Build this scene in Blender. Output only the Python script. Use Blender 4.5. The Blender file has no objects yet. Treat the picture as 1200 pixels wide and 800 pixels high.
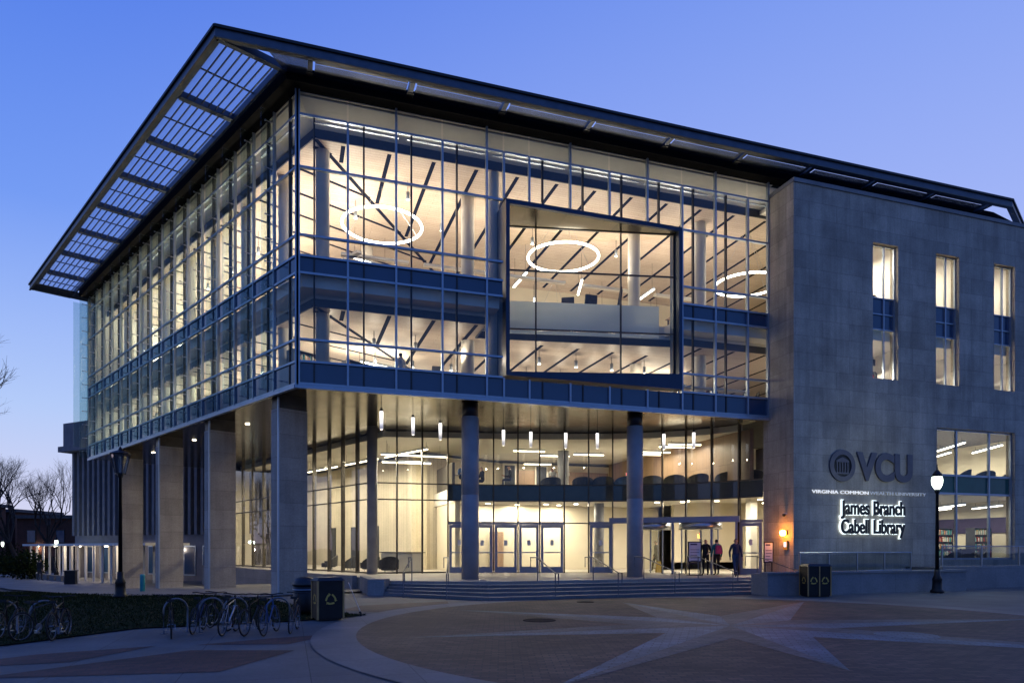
import bpy, bmesh, math, random
from mathutils import Vector, Matrix
random.seed(7)
C = bpy.context.scene
COL = C.collection
R = math.radians

# ------------------------------------------------------------------ camera
CAM = (-0.300, -26.519, 1.85)
cd = bpy.data.cameras.new('camera')
cam = bpy.data.objects.new('camera', cd); COL.objects.link(cam)
cam.location = CAM
cam.rotation_euler = (R(90), 0, R(71.9 - 90))
cd.sensor_width = 36; cd.lens = 24; cd.shift_y = 241 / 1200
cd.clip_start = 0.1; cd.clip_end = 2000
C.camera = cam

# ------------------------------------------------------------------ sky, sun, exposure
W = bpy.data.worlds.new('World'); C.world = W; W.use_nodes = True
wn = W.node_tree.nodes; wl = W.node_tree.links
wn.clear()
wo = wn.new('ShaderNodeOutputWorld'); bg = wn.new('ShaderNodeBackground')
sky = wn.new('ShaderNodeTexSky'); sky.sky_type = 'NISHITA'; sky.sun_disc = False
SUN_EL, SUN_AZ = -1.5, 150.0           # the sun has just set, to the right behind the building
sky.sun_elevation = R(SUN_EL); sky.sun_rotation = R(SUN_AZ)
sky.ozone_density = 4.0; sky.air_density = 1.0; sky.dust_density = 0.4
# dusk colour of the sky: pale and violet on the side where the sun went down, deep even blue on the other
tc = wn.new('ShaderNodeTexCoord'); sep = wn.new('ShaderNodeSeparateXYZ')
wl.new(tc.outputs['Generated'], sep.inputs[0])
def sky_ramp(stops):
    r = wn.new('ShaderNodeValToRGB'); wl.new(sep.outputs['Z'], r.inputs[0]); el = r.color_ramp.elements
    el[0].position, el[0].color = stops[0][0], stops[0][1] + (1,); el[1].position, el[1].color = stops[-1][0], stops[-1][1] + (1,)
    for p, c in stops[1:-1]:
        e = el.new(p); e.color = c + (1,)
    return r
west = sky_ramp([(0.0, (0.70, 0.58, 0.70)), (0.05, (0.64, 0.66, 0.92)), (0.18, (0.51, 0.61, 0.97)), (0.38, (0.37, 0.475, 0.94)), (0.62, (0.23, 0.36, 0.90)), (1.0, (0.06, 0.15, 0.6))])
mid = sky_ramp([(0.0, (0.74, 0.58, 0.70)), (0.04, (0.68, 0.70, 0.93)), (0.17, (0.46, 0.615, 0.97)), (0.39, (0.17, 0.33, 0.90)), (0.62, (0.075, 0.195, 0.80)), (1.0, (0.04, 0.12, 0.6))])
east = sky_ramp([(0.0, (0.09, 0.18, 0.40)), (0.15, (0.09, 0.21, 0.56)), (0.5, (0.06, 0.17, 0.60)), (1.0, (0.04, 0.12, 0.58))])
def facing(vec, lo, hi):
    d = wn.new('ShaderNodeVectorMath'); d.operation = 'DOT_PRODUCT'; d.inputs[1].default_value = vec; wl.new(tc.outputs['Generated'], d.inputs[0])
    m = wn.new('ShaderNodeMapRange'); m.interpolation_type = 'SMOOTHSTEP'; m.inputs['From Min'].default_value = lo; m.inputs['From Max'].default_value = hi; wl.new(d.outputs['Value'], m.inputs['Value']); return m
m1 = facing((0.80, 0.60, 0.0), 0.20, 1.0); m2 = facing((0.31, 0.95, 0.0), -0.55, 0.45)
mixA = wn.new('ShaderNodeMix'); mixA.data_type = 'RGBA'; wl.new(m1.outputs[0], mixA.inputs['Factor']); wl.new(mid.outputs[0], mixA.inputs['A']); wl.new(west.outputs[0], mixA.inputs['B'])
mixB = wn.new('ShaderNodeMix'); mixB.data_type = 'RGBA'; wl.new(m2.outputs[0], mixB.inputs['Factor']); wl.new(east.outputs[0], mixB.inputs['A']); wl.new(mixA.outputs['Result'], mixB.inputs['B'])
SKY_GAIN = 1.0
mixw = wn.new('ShaderNodeMix'); mixw.data_type = 'RGBA'; mixw.inputs['Factor'].default_value = 0.96
sc_ = wn.new('ShaderNodeVectorMath'); sc_.operation = 'SCALE'; sc_.inputs['Scale'].default_value = 4.0
wl.new(sky.outputs[0], sc_.inputs[0]); wl.new(sc_.outputs[0], mixw.inputs['A']); wl.new(mixB.outputs['Result'], mixw.inputs['B'])
wl.new(mixw.outputs['Result'], bg.inputs['Color'])
bg.inputs['Strength'].default_value = SKY_GAIN
wl.new(bg.outputs[0], wo.inputs['Surface'])

sl = bpy.data.lights.new('afterglow_sun', 'SUN'); sl.energy = 0.06; sl.angle = R(40); sl.color = (1.0, 0.72, 0.62)
so = bpy.data.objects.new('afterglow_sun', sl); COL.objects.link(so)
so.rotation_euler = (R(84), 0, R(-60))
C.view_settings.view_transform = 'Standard'; C.view_settings.look = 'None'
C.view_settings.exposure = 0.0; C.view_settings.gamma = 1.0
C.view_settings.use_curve_mapping = False
C.cycles.max_bounces = 7; C.cycles.diffuse_bounces = 4; C.cycles.glossy_bounces = 4
C.cycles.transparent_max_bounces = 32; C.cycles.transmission_bounces = 4
C.cycles.use_denoising = True
C.cycles.caustics_reflective = False; C.cycles.caustics_refractive = False
C.cycles.sample_clamp_indirect = 6

# ------------------------------------------------------------------ materials
def nodes(name):
    m = bpy.data.materials.new(name); m.use_nodes = True
    nt = m.node_tree; b = nt.nodes['Principled BSDF']
    return m, nt.nodes, nt.links, b
def uvmap(n, l, sx=1, sy=1):
    u = n.new('ShaderNodeUVMap'); mp = n.new('ShaderNodeMapping'); mp.inputs['Scale'].default_value = (sx, sy, 1)
    l.new(u.outputs[0], mp.inputs[0]); return mp.outputs[0]
def plain(name, col, rough=0.6, metal=0.0, var=0.12, nscale=3.0, bump=0.0, spec=0.5, roughvar=0.0):
    m, n, l, b = nodes(name)
    b.inputs['Roughness'].default_value = rough; b.inputs['Metallic'].default_value = metal
    b.inputs['Specular IOR Level'].default_value = spec
    t = n.new('ShaderNodeTexCoord'); no = n.new('ShaderNodeTexNoise'); no.inputs['Scale'].default_value = nscale; no.inputs['Detail'].default_value = 6
    l.new(t.outputs['Object'], no.inputs['Vector'])
    r = n.new('ShaderNodeValToRGB')
    r.color_ramp.elements[0].position = 0.3; r.color_ramp.elements[1].position = 0.7
    r.color_ramp.elements[0].color = tuple(c * (1 - var) for c in col) + (1,)
    r.color_ramp.elements[1].color = tuple(min(1, c * (1 + var)) for c in col) + (1,)
    l.new(no.outputs['Fac'], r.inputs[0]); l.new(r.outputs[0], b.inputs['Base Color'])
    if roughvar:
        q = n.new('ShaderNodeMapRange'); q.inputs['To Min'].default_value = max(0.02, rough - roughvar); q.inputs['To Max'].default_value = rough + roughvar
        l.new(no.outputs['Fac'], q.inputs['Value']); l.new(q.outputs[0], b.inputs['Roughness'])
    if bump:
        bp = n.new('ShaderNodeBump'); bp.inputs['Strength'].default_value = bump; bp.inputs['Distance'].default_value = 0.02
        l.new(no.outputs['Fac'], bp.inputs['Height']); l.new(bp.outputs[0], b.inputs['Normal'])
    return m
def blocks(name, c1, c2, mortar, bw, bh, msize=0.006, rough=0.75, offset=0.5, rot=0.0, stain=0.25, bump=0.25, streak=0.0):
    m, n, l, b = nodes(name)
    b.inputs['Roughness'].default_value = rough
    v = uvmap(n, l)
    if rot: v.node.inputs['Rotation'].default_value = (0, 0, rot)
    br = n.new('ShaderNodeTexBrick'); br.offset = offset
    br.inputs['Scale'].default_value = 1; br.inputs['Brick Width'].default_value = bw; br.inputs['Row Height'].default_value = bh
    br.inputs['Mortar Size'].default_value = msize; br.inputs['Mortar Smooth'].default_value = 0.2; br.inputs['Bias'].default_value = 0
    br.inputs['Color1'].default_value = c1 + (1,); br.inputs['Color2'].default_value = c2 + (1,); br.inputs['Mortar'].default_value = mortar + (1,)
    l.new(v, br.inputs['Vector'])
    no = n.new('ShaderNodeTexNoise'); no.inputs['Scale'].default_value = 0.55; no.inputs['Detail'].default_value = 8; no.inputs['Roughness'].default_value = 0.65
    l.new(v, no.inputs['Vector'])
    n2 = n.new('ShaderNodeTexNoise'); n2.inputs['Scale'].default_value = 14; n2.inputs['Detail'].default_value = 5; l.new(v, n2.inputs['Vector'])
    mr = n.new('ShaderNodeMapRange'); mr.inputs['From Min'].default_value = 0.3; mr.inputs['From Max'].default_value = 0.7
    mr.inputs['To Min'].default_value = 1 - stain; mr.inputs['To Max'].default_value = 1 + stain * 0.5
    l.new(no.outputs['Fac'], mr.inputs['Value'])
    m2 = n.new('ShaderNodeMapRange'); m2.inputs['From Min'].default_value = 0.3; m2.inputs['From Max'].default_value = 0.7
    m2.inputs['To Min'].default_value = 0.88; m2.inputs['To Max'].default_value = 1.1; l.new(n2.outputs['Fac'], m2.inputs['Value'])
    mu = n.new('ShaderNodeMath'); mu.operation = 'MULTIPLY'; l.new(mr.outputs[0], mu.inputs[0]); l.new(m2.outputs[0], mu.inputs[1])
    if streak:                    # rain streaks and weathering running down the face
        sm = n.new('ShaderNodeMapping'); sm.inputs['Scale'].default_value = (1.6, 0.10, 1); l.new(v, sm.inputs[0])
        sn = n.new('ShaderNodeTexNoise'); sn.inputs['Scale'].default_value = 1.0; sn.inputs['Detail'].default_value = 7; sn.inputs['Roughness'].default_value = 0.7; l.new(sm.outputs[0], sn.inputs['Vector'])
        sr = n.new('ShaderNodeMapRange'); sr.inputs['From Min'].default_value = 0.35; sr.inputs['From Max'].default_value = 0.62; sr.inputs['To Min'].default_value = 1 - streak; sr.inputs['To Max'].default_value = 1.0; l.new(sn.outputs['Fac'], sr.inputs['Value'])
        m3 = n.new('ShaderNodeMath'); m3.operation = 'MULTIPLY'; l.new(mu.outputs[0], m3.inputs[0]); l.new(sr.outputs[0], m3.inputs[1]); mu = m3
    vm = n.new('ShaderNodeVectorMath'); vm.operation = 'SCALE'; l.new(br.outputs['Color'], vm.inputs[0]); l.new(mu.outputs[0], vm.inputs['Scale'])
    l.new(vm.outputs[0], b.inputs['Base Color'])
    bp = n.new('ShaderNodeBump'); bp.inputs['Strength'].default_value = bump; bp.inputs['Distance'].default_value = 0.01
    inv = n.new('ShaderNodeMath'); inv.operation = 'SUBTRACT'; inv.inputs[0].default_value = 1.0; l.new(br.outputs['Fac'], inv.inputs[1])
    ad = n.new('ShaderNodeMath'); ad.operation = 'MULTIPLY_ADD'; ad.inputs[1].default_value = 0.3; l.new(n2.outputs['Fac'], ad.inputs[0]); l.new(inv.outputs[0], ad.inputs[2])
    l.new(ad.outputs[0], bp.inputs['Height']); l.new(bp.outputs[0], b.inputs['Normal'])
    return m
def glass(name, tint, base=0.06, edge=0.75, power=3.5):
    m = bpy.data.materials.new(name); m.use_nodes = True; n = m.node_tree.nodes; l = m.node_tree.links; n.clear()
    o = n.new('ShaderNodeOutputMaterial'); mx = n.new('ShaderNodeMixShader'); t = n.new('ShaderNodeBsdfTransparent'); g = n.new('ShaderNodeBsdfGlossy')
    t.inputs[0].default_value = tint + (1,); g.inputs['Roughness'].default_value = 0.01; g.inputs['Color'].default_value = (0.9, 0.95, 1, 1)
    lw = n.new('ShaderNodeLayerWeight'); lw.inputs['Blend'].default_value = 0.5
    p = n.new('ShaderNodeMath'); p.operation = 'POWER'; p.inputs[1].default_value = power; l.new(lw.outputs['Facing'], p.inputs[0])
    q = n.new('ShaderNodeMath'); q.operation = 'MULTIPLY_ADD'; q.inputs[1].default_value = edge; q.inputs[2].default_value = base; l.new(p.outputs[0], q.inputs[0])
    # large float-glass panes are never quite flat: a faint waviness
    tx = n.new('ShaderNodeTexCoord'); no = n.new('ShaderNodeTexNoise'); no.inputs['Scale'].default_value = 0.7; oi = n.new('ShaderNodeObjectInfo'); va = n.new('ShaderNodeVectorMath'); va.operation = 'ADD'; mm = n.new('ShaderNodeMath'); mm.operation = 'MULTIPLY'; mm.inputs[1].default_value = 60; l.new(oi.outputs['Random'], mm.inputs[0]); l.new(tx.outputs['Object'], va.inputs[0]); l.new(mm.outputs[0], va.inputs[1]); l.new(va.outputs[0], no.inputs['Vector'])
    bp = n.new('ShaderNodeBump'); bp.inputs['Strength'].default_value = 0.12; bp.inputs['Distance'].default_value = 0.05
    l.new(no.outputs['Fac'], bp.inputs['Height']); l.new(bp.outputs[0], g.inputs['Normal'])
    l.new(q.outputs[0], mx.inputs[0]); l.new(t.outputs[0], mx.inputs[1]); l.new(g.outputs[0], mx.inputs[2]); l.new(mx.outputs[0], o.inputs[0])
    return m
def emit(name, col, s):
    m, n, l, b = nodes(name)
    b.inputs['Base Color'].default_value = (0.5, 0.5, 0.55, 1)
    b.inputs['Emission Color'].default_value = col + (1,); b.inputs['Emission Strength'].default_value = s
    return m
def planks(name, c1, c2, bw, bh, rough=0.5):
    return blocks(name, c1, c2, tuple(c * 0.35 for c in c1), bw, bh, 0.006, rough, 0.4, stain=0.15, bump=0.1)

M = {}
M['stone'] = blocks('limestone', (0.54, 0.475, 0.385), (0.42, 0.372, 0.305), (0.26, 0.235, 0.20), 1.5, 0.75, 0.008, 0.8, stain=0.35, bump=0.5, streak=0.3)
M['pier'] = blocks('pier_limestone', (0.46, 0.41, 0.35), (0.38, 0.34, 0.29), (0.24, 0.21, 0.18), 1.4, 0.9, 0.008, 0.75, 0.0, stain=0.3, bump=0.5, streak=0.25)
M['lowstone'] = blocks('cast_stone', (0.26, 0.26, 0.26), (0.22, 0.22, 0.23), (0.14, 0.14, 0.14), 1.8, 0.9, 0.006, 0.8, 0.0, stain=0.3)
M['concrete'] = blocks('concrete_paving', (0.125, 0.13, 0.13), (0.105, 0.11, 0.11), (0.05, 0.05, 0.05), 1.8, 1.8, 0.008, 0.75, 0.0, stain=0.35)
M['lightconc'] = blocks('light_concrete', (0.18, 0.18, 0.178), (0.15, 0.15, 0.148), (0.08, 0.08, 0.08), 1.5, 1.5, 0.008, 0.75, 0.0, stain=0.3)
M['brick'] = blocks('brick_paving', (0.125, 0.076, 0.06), (0.055, 0.036, 0.03), (0.035, 0.03, 0.03), 0.25, 0.125, 0.012, 0.75, 0.5, rot=0.3, stain=0.6, bump=0.6)
M['brickred'] = blocks('red_brick_paving', (0.115, 0.048, 0.037), (0.06, 0.028, 0.024), (0.04, 0.03, 0.03), 0.25, 0.125, 0.01, 0.8, 0.5, stain=0.5, bump=0.5)
M['slate'] = blocks('blue_paver', (0.11, 0.165, 0.225), (0.075, 0.115, 0.165), (0.05, 0.065, 0.08), 0.30, 0.15, 0.012, 0.65, 0.5, rot=0.6, stain=0.5, bump=0.5)
M['slate2'] = blocks('grey_paver', (0.12, 0.12, 0.125), (0.08, 0.08, 0.088), (0.05, 0.05, 0.05), 0.3, 0.15, 0.012, 0.7, 0.5, rot=0.1, stain=0.5, bump=0.5)
M['step'] = blocks('step_granite', (0.16, 0.165, 0.17), (0.135, 0.14, 0.145), (0.08, 0.08, 0.08), 1.6, 0.8, 0.006, 0.7, 0.0, stain=0.3)
M['terrazzo'] = blocks('terrace_paver', (0.36, 0.33, 0.29), (0.32, 0.295, 0.26), (0.2, 0.18, 0.16), 0.9, 0.9, 0.006, 0.55, 0.0, stain=0.25)
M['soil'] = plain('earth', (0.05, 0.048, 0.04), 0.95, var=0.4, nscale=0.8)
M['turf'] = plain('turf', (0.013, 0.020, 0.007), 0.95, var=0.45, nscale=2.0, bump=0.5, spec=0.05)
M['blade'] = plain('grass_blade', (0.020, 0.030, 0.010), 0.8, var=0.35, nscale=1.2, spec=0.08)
M['asphalt'] = plain('asphalt', (0.05, 0.05, 0.052), 0.9, var=0.25, nscale=4, bump=0.3)
M['alum'] = plain('painted_aluminium', (0.35, 0.41, 0.48), 0.36, 0.55, var=0.06)
M['dark'] = plain('dark_aluminium', (0.025, 0.027, 0.032), 0.4, 0.3, var=0.15)
M['bronze'] = plain('bronze_mullion', (0.07, 0.062, 0.05), 0.35, 0.6, var=0.2)
M['spandrel'] = plain('spandrel_glass', (0.018, 0.055, 0.12), 0.12, 0.0, var=0.12, nscale=0.5, spec=0.8)
M['spandrel2'] = plain('grey_spandrel', (0.035, 0.05, 0.06), 0.25, 0.0, var=0.12)
M['greensp'] = plain('green_spandrel', (0.01, 0.10, 0.085), 0.15, 0.0, var=0.1)
M['portal'] = plain('blue_metal_panel', (0.018, 0.038, 0.075), 0.35, 0.4, var=0.1)
M['canopy'] = plain('canopy_steel', (0.075, 0.095, 0.13), 0.45, 0.45, var=0.15)
M['canopylip'] = plain('canopy_edge', (0.02, 0.02, 0.022), 0.55, 0.2, var=0.2)
M['bluesteel'] = plain('blue_steel', (0.018, 0.030, 0.055), 0.4, 0.3, var=0.25)
M['black'] = plain('black_soffit', (0.006, 0.006, 0.007), 0.95, 0.0, var=0.2, spec=0.1)
M['slat'] = plain('sunshade_slat', (0.10, 0.10, 0.095), 0.5, 0.3, var=0.15)
M['roofing'] = plain('roofing', (0.08, 0.08, 0.085), 0.9, var=0.2)
M['coveriron'] = plain('cover_iron', (0.016, 0.016, 0.018), 0.95, 0.0, var=0.3, nscale=20, bump=0.4, spec=0.1)
M['steel2'] = plain('weathered_steel', (0.16, 0.17, 0.19), 0.45, 0.8, var=0.15)
M['blackiron'] = plain('black_iron', (0.012, 0.012, 0.014), 0.45, 0.4, var=0.3)
M['steel'] = plain('brushed_steel', (0.40, 0.42, 0.45), 0.3, 0.9, var=0.08)
M['column'] = plain('column_concrete', (0.30, 0.30, 0.31), 0.6, 0.0, var=0.14, nscale=1.5, bump=0.1)
M['white'] = plain('white_plaster', (0.74, 0.71, 0.64), 0.8, var=0.03)
M['cream'] = plain('cream_wall', (0.68, 0.615, 0.475), 0.75, var=0.04, nscale=0.7)
M['cream2'] = planks('cream_slat_wall', (0.67, 0.60, 0.45), (0.61, 0.545, 0.41), 0.3, 9.0, 0.6)
M['wood'] = planks('wood_ceiling', (0.50, 0.40, 0.315), (0.45, 0.355, 0.275), 6.0, 0.18, 0.5)
M['wood2'] = planks('wood_panel', (0.36, 0.245, 0.165), (0.31, 0.205, 0.135), 0.6, 6.0, 0.4)
M['reveal'] = plain('ceiling_reveal', (0.03, 0.036, 0.06), 0.6, var=0.1)
M['slot'] = plain('slot_shade', (0.008, 0.009, 0.014), 0.95, var=0.1, spec=0.05)  # near-black colour for the shade inside the ceiling slots
M['carpet'] = plain('carpet', (0.13, 0.125, 0.13), 0.95, var=0.3, nscale=6)
def frosted():
    m = bpy.data.materials.new('frosted_glass'); m.use_nodes = True; n = m.node_tree.nodes; l = m.node_tree.links; n.clear()
    o = n.new('ShaderNodeOutputMaterial'); a = n.new('ShaderNodeBsdfTranslucent'); d = n.new('ShaderNodeBsdfDiffuse'); x = n.new('ShaderNodeMixShader'); no = n.new('ShaderNodeTexNoise'); no.inputs['Scale'].default_value = 2
    cr = n.new('ShaderNodeValToRGB'); cr.color_ramp.elements[0].color = (0.80, 0.86, 0.84, 1); cr.color_ramp.elements[1].color = (0.86, 0.91, 0.89, 1); l.new(no.outputs['Fac'], cr.inputs[0])
    l.new(cr.outputs[0], a.inputs[0]); l.new(cr.outputs[0], d.inputs[0]); x.inputs[0].default_value = 0.4; l.new(a.outputs[0], x.inputs[1]); l.new(d.outputs[0], x.inputs[2]); l.new(x.outputs[0], o.inputs[0]); return m
M['frosted'] = frosted()
M['tile'] = blocks('lobby_tile', (0.45, 0.42, 0.36), (0.42, 0.39, 0.34), (0.3, 0.28, 0.25), 0.6, 0.6, 0.004, 0.3, 0.0, stain=0.1)
M['charcoal'] = plain('charcoal_fabric', (0.035, 0.037, 0.042), 0.9, var=0.25, nscale=9)
M['bluefab'] = plain('blue_fabric', (0.05, 0.10, 0.22), 0.9, var=0.2, nscale=9)
M['shelf'] = plain('dark_shelf', (0.04, 0.045, 0.055), 0.6, var=0.2)
M['doorpaint'] = plain('door_aluminium', (0.22, 0.25, 0.34), 0.4, 0.4, var=0.06)
M['purple'] = plain('purple_wall', (0.045, 0.032, 0.085), 0.8, var=0.08)
M['paper'] = plain('paper', (0.75, 0.75, 0.72), 0.8, var=0.04)
M['tan'] = plain('tan_trim', (0.42, 0.25, 0.09), 0.5, 0.1, var=0.15)
M['gold'] = plain('gold_mark', (0.55, 0.38, 0.08), 0.5, 0.1, var=0.1)
M['teal'] = plain('teal_paint', (0.03, 0.32, 0.33), 0.5, var=0.1)
M['letter'] = plain('letter_face', (0.008, 0.010, 0.014), 0.5, var=0.1)
M['letter2'] = plain('bronze_letter', (0.125, 0.12, 0.14), 0.5, 0.3, var=0.1)
M['bark'] = plain('bark', (0.035, 0.027, 0.024), 0.95, var=0.35, nscale=7, bump=0.5)
M['farbrick'] = blocks('house_brick', (0.09, 0.035, 0.028), (0.07, 0.03, 0.024), (0.06, 0.04, 0.035), 0.25, 0.09, 0.008, 0.9, 0.5, stain=0.3)
M['ribs'] = plain('ribbed_concrete', (0.20, 0.185, 0.19), 0.8, var=0.15, nscale=1.5, bump=0.2)
M['rubber'] = plain('rubber', (0.012, 0.012, 0.012), 0.8, var=0.2)
M['red'] = plain('red_paint', (0.35, 0.03, 0.03), 0.5, var=0.1)
M['skin'] = plain('skin', (0.42, 0.25, 0.18), 0.6, var=0.1)
M['hair'] = plain('hair', (0.02, 0.014, 0.01), 0.7, var=0.3)
for nm, c in (('navy', (0.02, 0.03, 0.07)), ('blackcloth', (0.012, 0.012, 0.014)), ('jeans', (0.03, 0.05, 0.10)), ('tealcloth', (0.02, 0.16, 0.17)), ('pinkcloth', (0.35, 0.04, 0.12)), ('whitecloth', (0.6, 0.6, 0.58))):
    M[nm] = plain(nm, c, 0.85, var=0.2, nscale=8)
# polished soffit panels with seams
def soffit_mat():
    m, n, l, b = nodes('polished_soffit')
    v = uvmap(n, l)
    br = n.new('ShaderNodeTexBrick'); br.offset = 0.5; br.inputs['Scale'].default_value = 1
    br.inputs['Brick Width'].default_value = 2.4; br.inputs['Row Height'].default_value = 1.2; br.inputs['Mortar Size'].default_value = 0.008
    br.inputs['Color1'].default_value = (0.155, 0.13, 0.095, 1); br.inputs['Color2'].default_value = (0.115, 0.098, 0.07, 1); br.inputs['Mortar'].default_value = (0.03, 0.03, 0.03, 1)
    l.new(v, br.inputs['Vector']); l.new(br.outputs['Color'], b.inputs['Base Color'])
    b.inputs['Metallic'].default_value = 0.75
    no = n.new('ShaderNodeTexNoise'); no.inputs['Scale'].default_value = 1.4; l.new(v, no.inputs['Vector'])
    q = n.new('ShaderNodeMapRange'); q.inputs['To Min'].default_value = 0.08; q.inputs['To Max'].default_value = 0.26
    l.new(no.outputs['Fac'], q.inputs['Value']); l.new(q.outputs[0], b.inputs['Roughness'])
    bp = n.new('ShaderNodeBump'); bp.inputs['Strength'].default_value = 0.08; bp.inputs['Distance'].default_value = 0.05
    l.new(no.outputs['Fac'], bp.inputs['Height']); l.new(bp.outputs[0], b.inputs['Normal'])
    return m
M['soffit'] = soffit_mat()
M['glass'] = glass('curtain_glass', (0.86, 0.90, 0.90), 0.05, 0.8, 4.0)
M['leftglass'] = glass('green_curtain_glass', (0.90, 0.94, 0.91), 0.045, 0.32, 4.0)
M['lobbyglass'] = glass('lobby_glass', (0.86, 0.87, 0.82), 0.05, 0.7, 4.0)
M['finglass'] = glass('fin_glass', (0.84, 0.91, 0.90), 0.07, 0.4, 2.5)
M['guardglass'] = glass('guard_glass', (0.62, 0.68, 0.70), 0.10, 0.6, 3.0)
M['ring'] = emit('ring_light', (1.0, 0.92, 0.78), 9.0)
M['tube'] = emit('tube_light', (1.0, 0.86, 0.62), 7.0)
M['tubew'] = emit('cool_tube_light', (1.0, 0.92, 0.78), 7.0)
def pend_mat():
    m, n, l, b = nodes('pendant_glow'); b.inputs['Base Color'].default_value = (0.75, 0.75, 0.78, 1); b.inputs['Roughness'].default_value = 0.4
    t = n.new('ShaderNodeTexCoord'); sp = n.new('ShaderNodeSeparateXYZ'); l.new(t.outputs['Generated'], sp.inputs[0])   # the bulb sits in the upper end of the glass
    mr = n.new('ShaderNodeMapRange'); mr.inputs['From Min'].default_value = 0.15; mr.inputs['From Max'].default_value = 0.75; mr.inputs['To Min'].default_value = 0.25; mr.inputs['To Max'].default_value = 2.4
    l.new(sp.outputs['Z'], mr.inputs['Value']); l.new(mr.outputs[0], b.inputs['Emission Strength']); b.inputs['Emission Color'].default_value = (1, 0.95, 0.90, 1)
    return m
M['pend'] = pend_mat()
M['spotglow'] = emit('spot_glow', (1.0, 0.86, 0.6), 14.0)
M['lampglow'] = emit('street_lamp_glow', (0.86, 1.0, 0.84), 4.5)
M['farglow'] = emit('far_lamp_glow', (0.8, 1.0, 0.8), 40.0)
M['orange'] = emit('orange_lamp_glow', (1.0, 0.30, 0.03), 60.0)
M['halo'] = emit('letter_halo', (0.80, 0.95, 1.0), 1.6)
M['halo2'] = emit('small_letter_halo', (0.9, 0.95, 1.0), 0.8)
M['halo2d'] = emit('small_letter_dim', (0.6, 0.7, 0.8), 0.25)
M['red_exit'] = emit('exit_sign_glow', (1.0, 0.08, 0.12), 3.0)
M['screen'] = emit('screen_glow', (0.75, 0.8, 1.0), 1.2)
M['poster'] = emit('self_glow_poster', (0.55, 0.58, 0.85), 0.02)  # faint glow put into the paper sheet, it is no lamp
def perf_mat():
    m, n, l, b = nodes('perforated_sheet'); b.inputs['Base Color'].default_value = (0.03, 0.05, 0.09, 1); b.inputs['Roughness'].default_value = 0.5
    v = uvmap(n, l, 1, 1); vo = n.new('ShaderNodeTexVoronoi'); vo.inputs['Scale'].default_value = 28; vo.inputs['Randomness'].default_value = 0.0; l.new(v, vo.inputs['Vector'])
    lt = n.new('ShaderNodeMath'); lt.operation = 'GREATER_THAN'; lt.inputs[1].default_value = 0.35; l.new(vo.outputs['Distance'], lt.inputs[0]); l.new(lt.outputs[0], b.inputs['Alpha'])
    return m
M['perf'] = perf_mat()
def laminate():
    m = bpy.data.materials.new('frosted_laminate'); m.use_nodes = True; n = m.node_tree.nodes; l = m.node_tree.links; n.clear()
    o = n.new('ShaderNodeOutputMaterial'); a = n.new('ShaderNodeBsdfTranslucent'); d = n.new('ShaderNodeBsdfTransparent'); x = n.new('ShaderNodeMixShader')
    tx = n.new('ShaderNodeTexCoord'); no = n.new('ShaderNodeTexNoise'); no.inputs['Scale'].default_value = 1.5; l.new(tx.outputs['Object'], no.inputs['Vector'])
    mr = n.new('ShaderNodeMapRange'); mr.inputs['To Min'].default_value = 0.3; mr.inputs['To Max'].default_value = 0.5; l.new(no.outputs['Fac'], mr.inputs['Value']); l.new(mr.outputs[0], x.inputs[0])
    a.inputs[0].default_value = (0.9, 0.9, 0.92, 1); d.inputs[0].default_value = (0.95, 0.96, 0.97, 1)
    l.new(d.outputs[0], x.inputs[1]); l.new(a.outputs[0], x.inputs[2]); l.new(x.outputs[0], o.inputs[0]); return m
M['laminate'] = laminate()
M['lantern'] = glass('lantern_glass', (0.5, 0.55, 0.6), 0.12, 0.5, 2.0)

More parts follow.
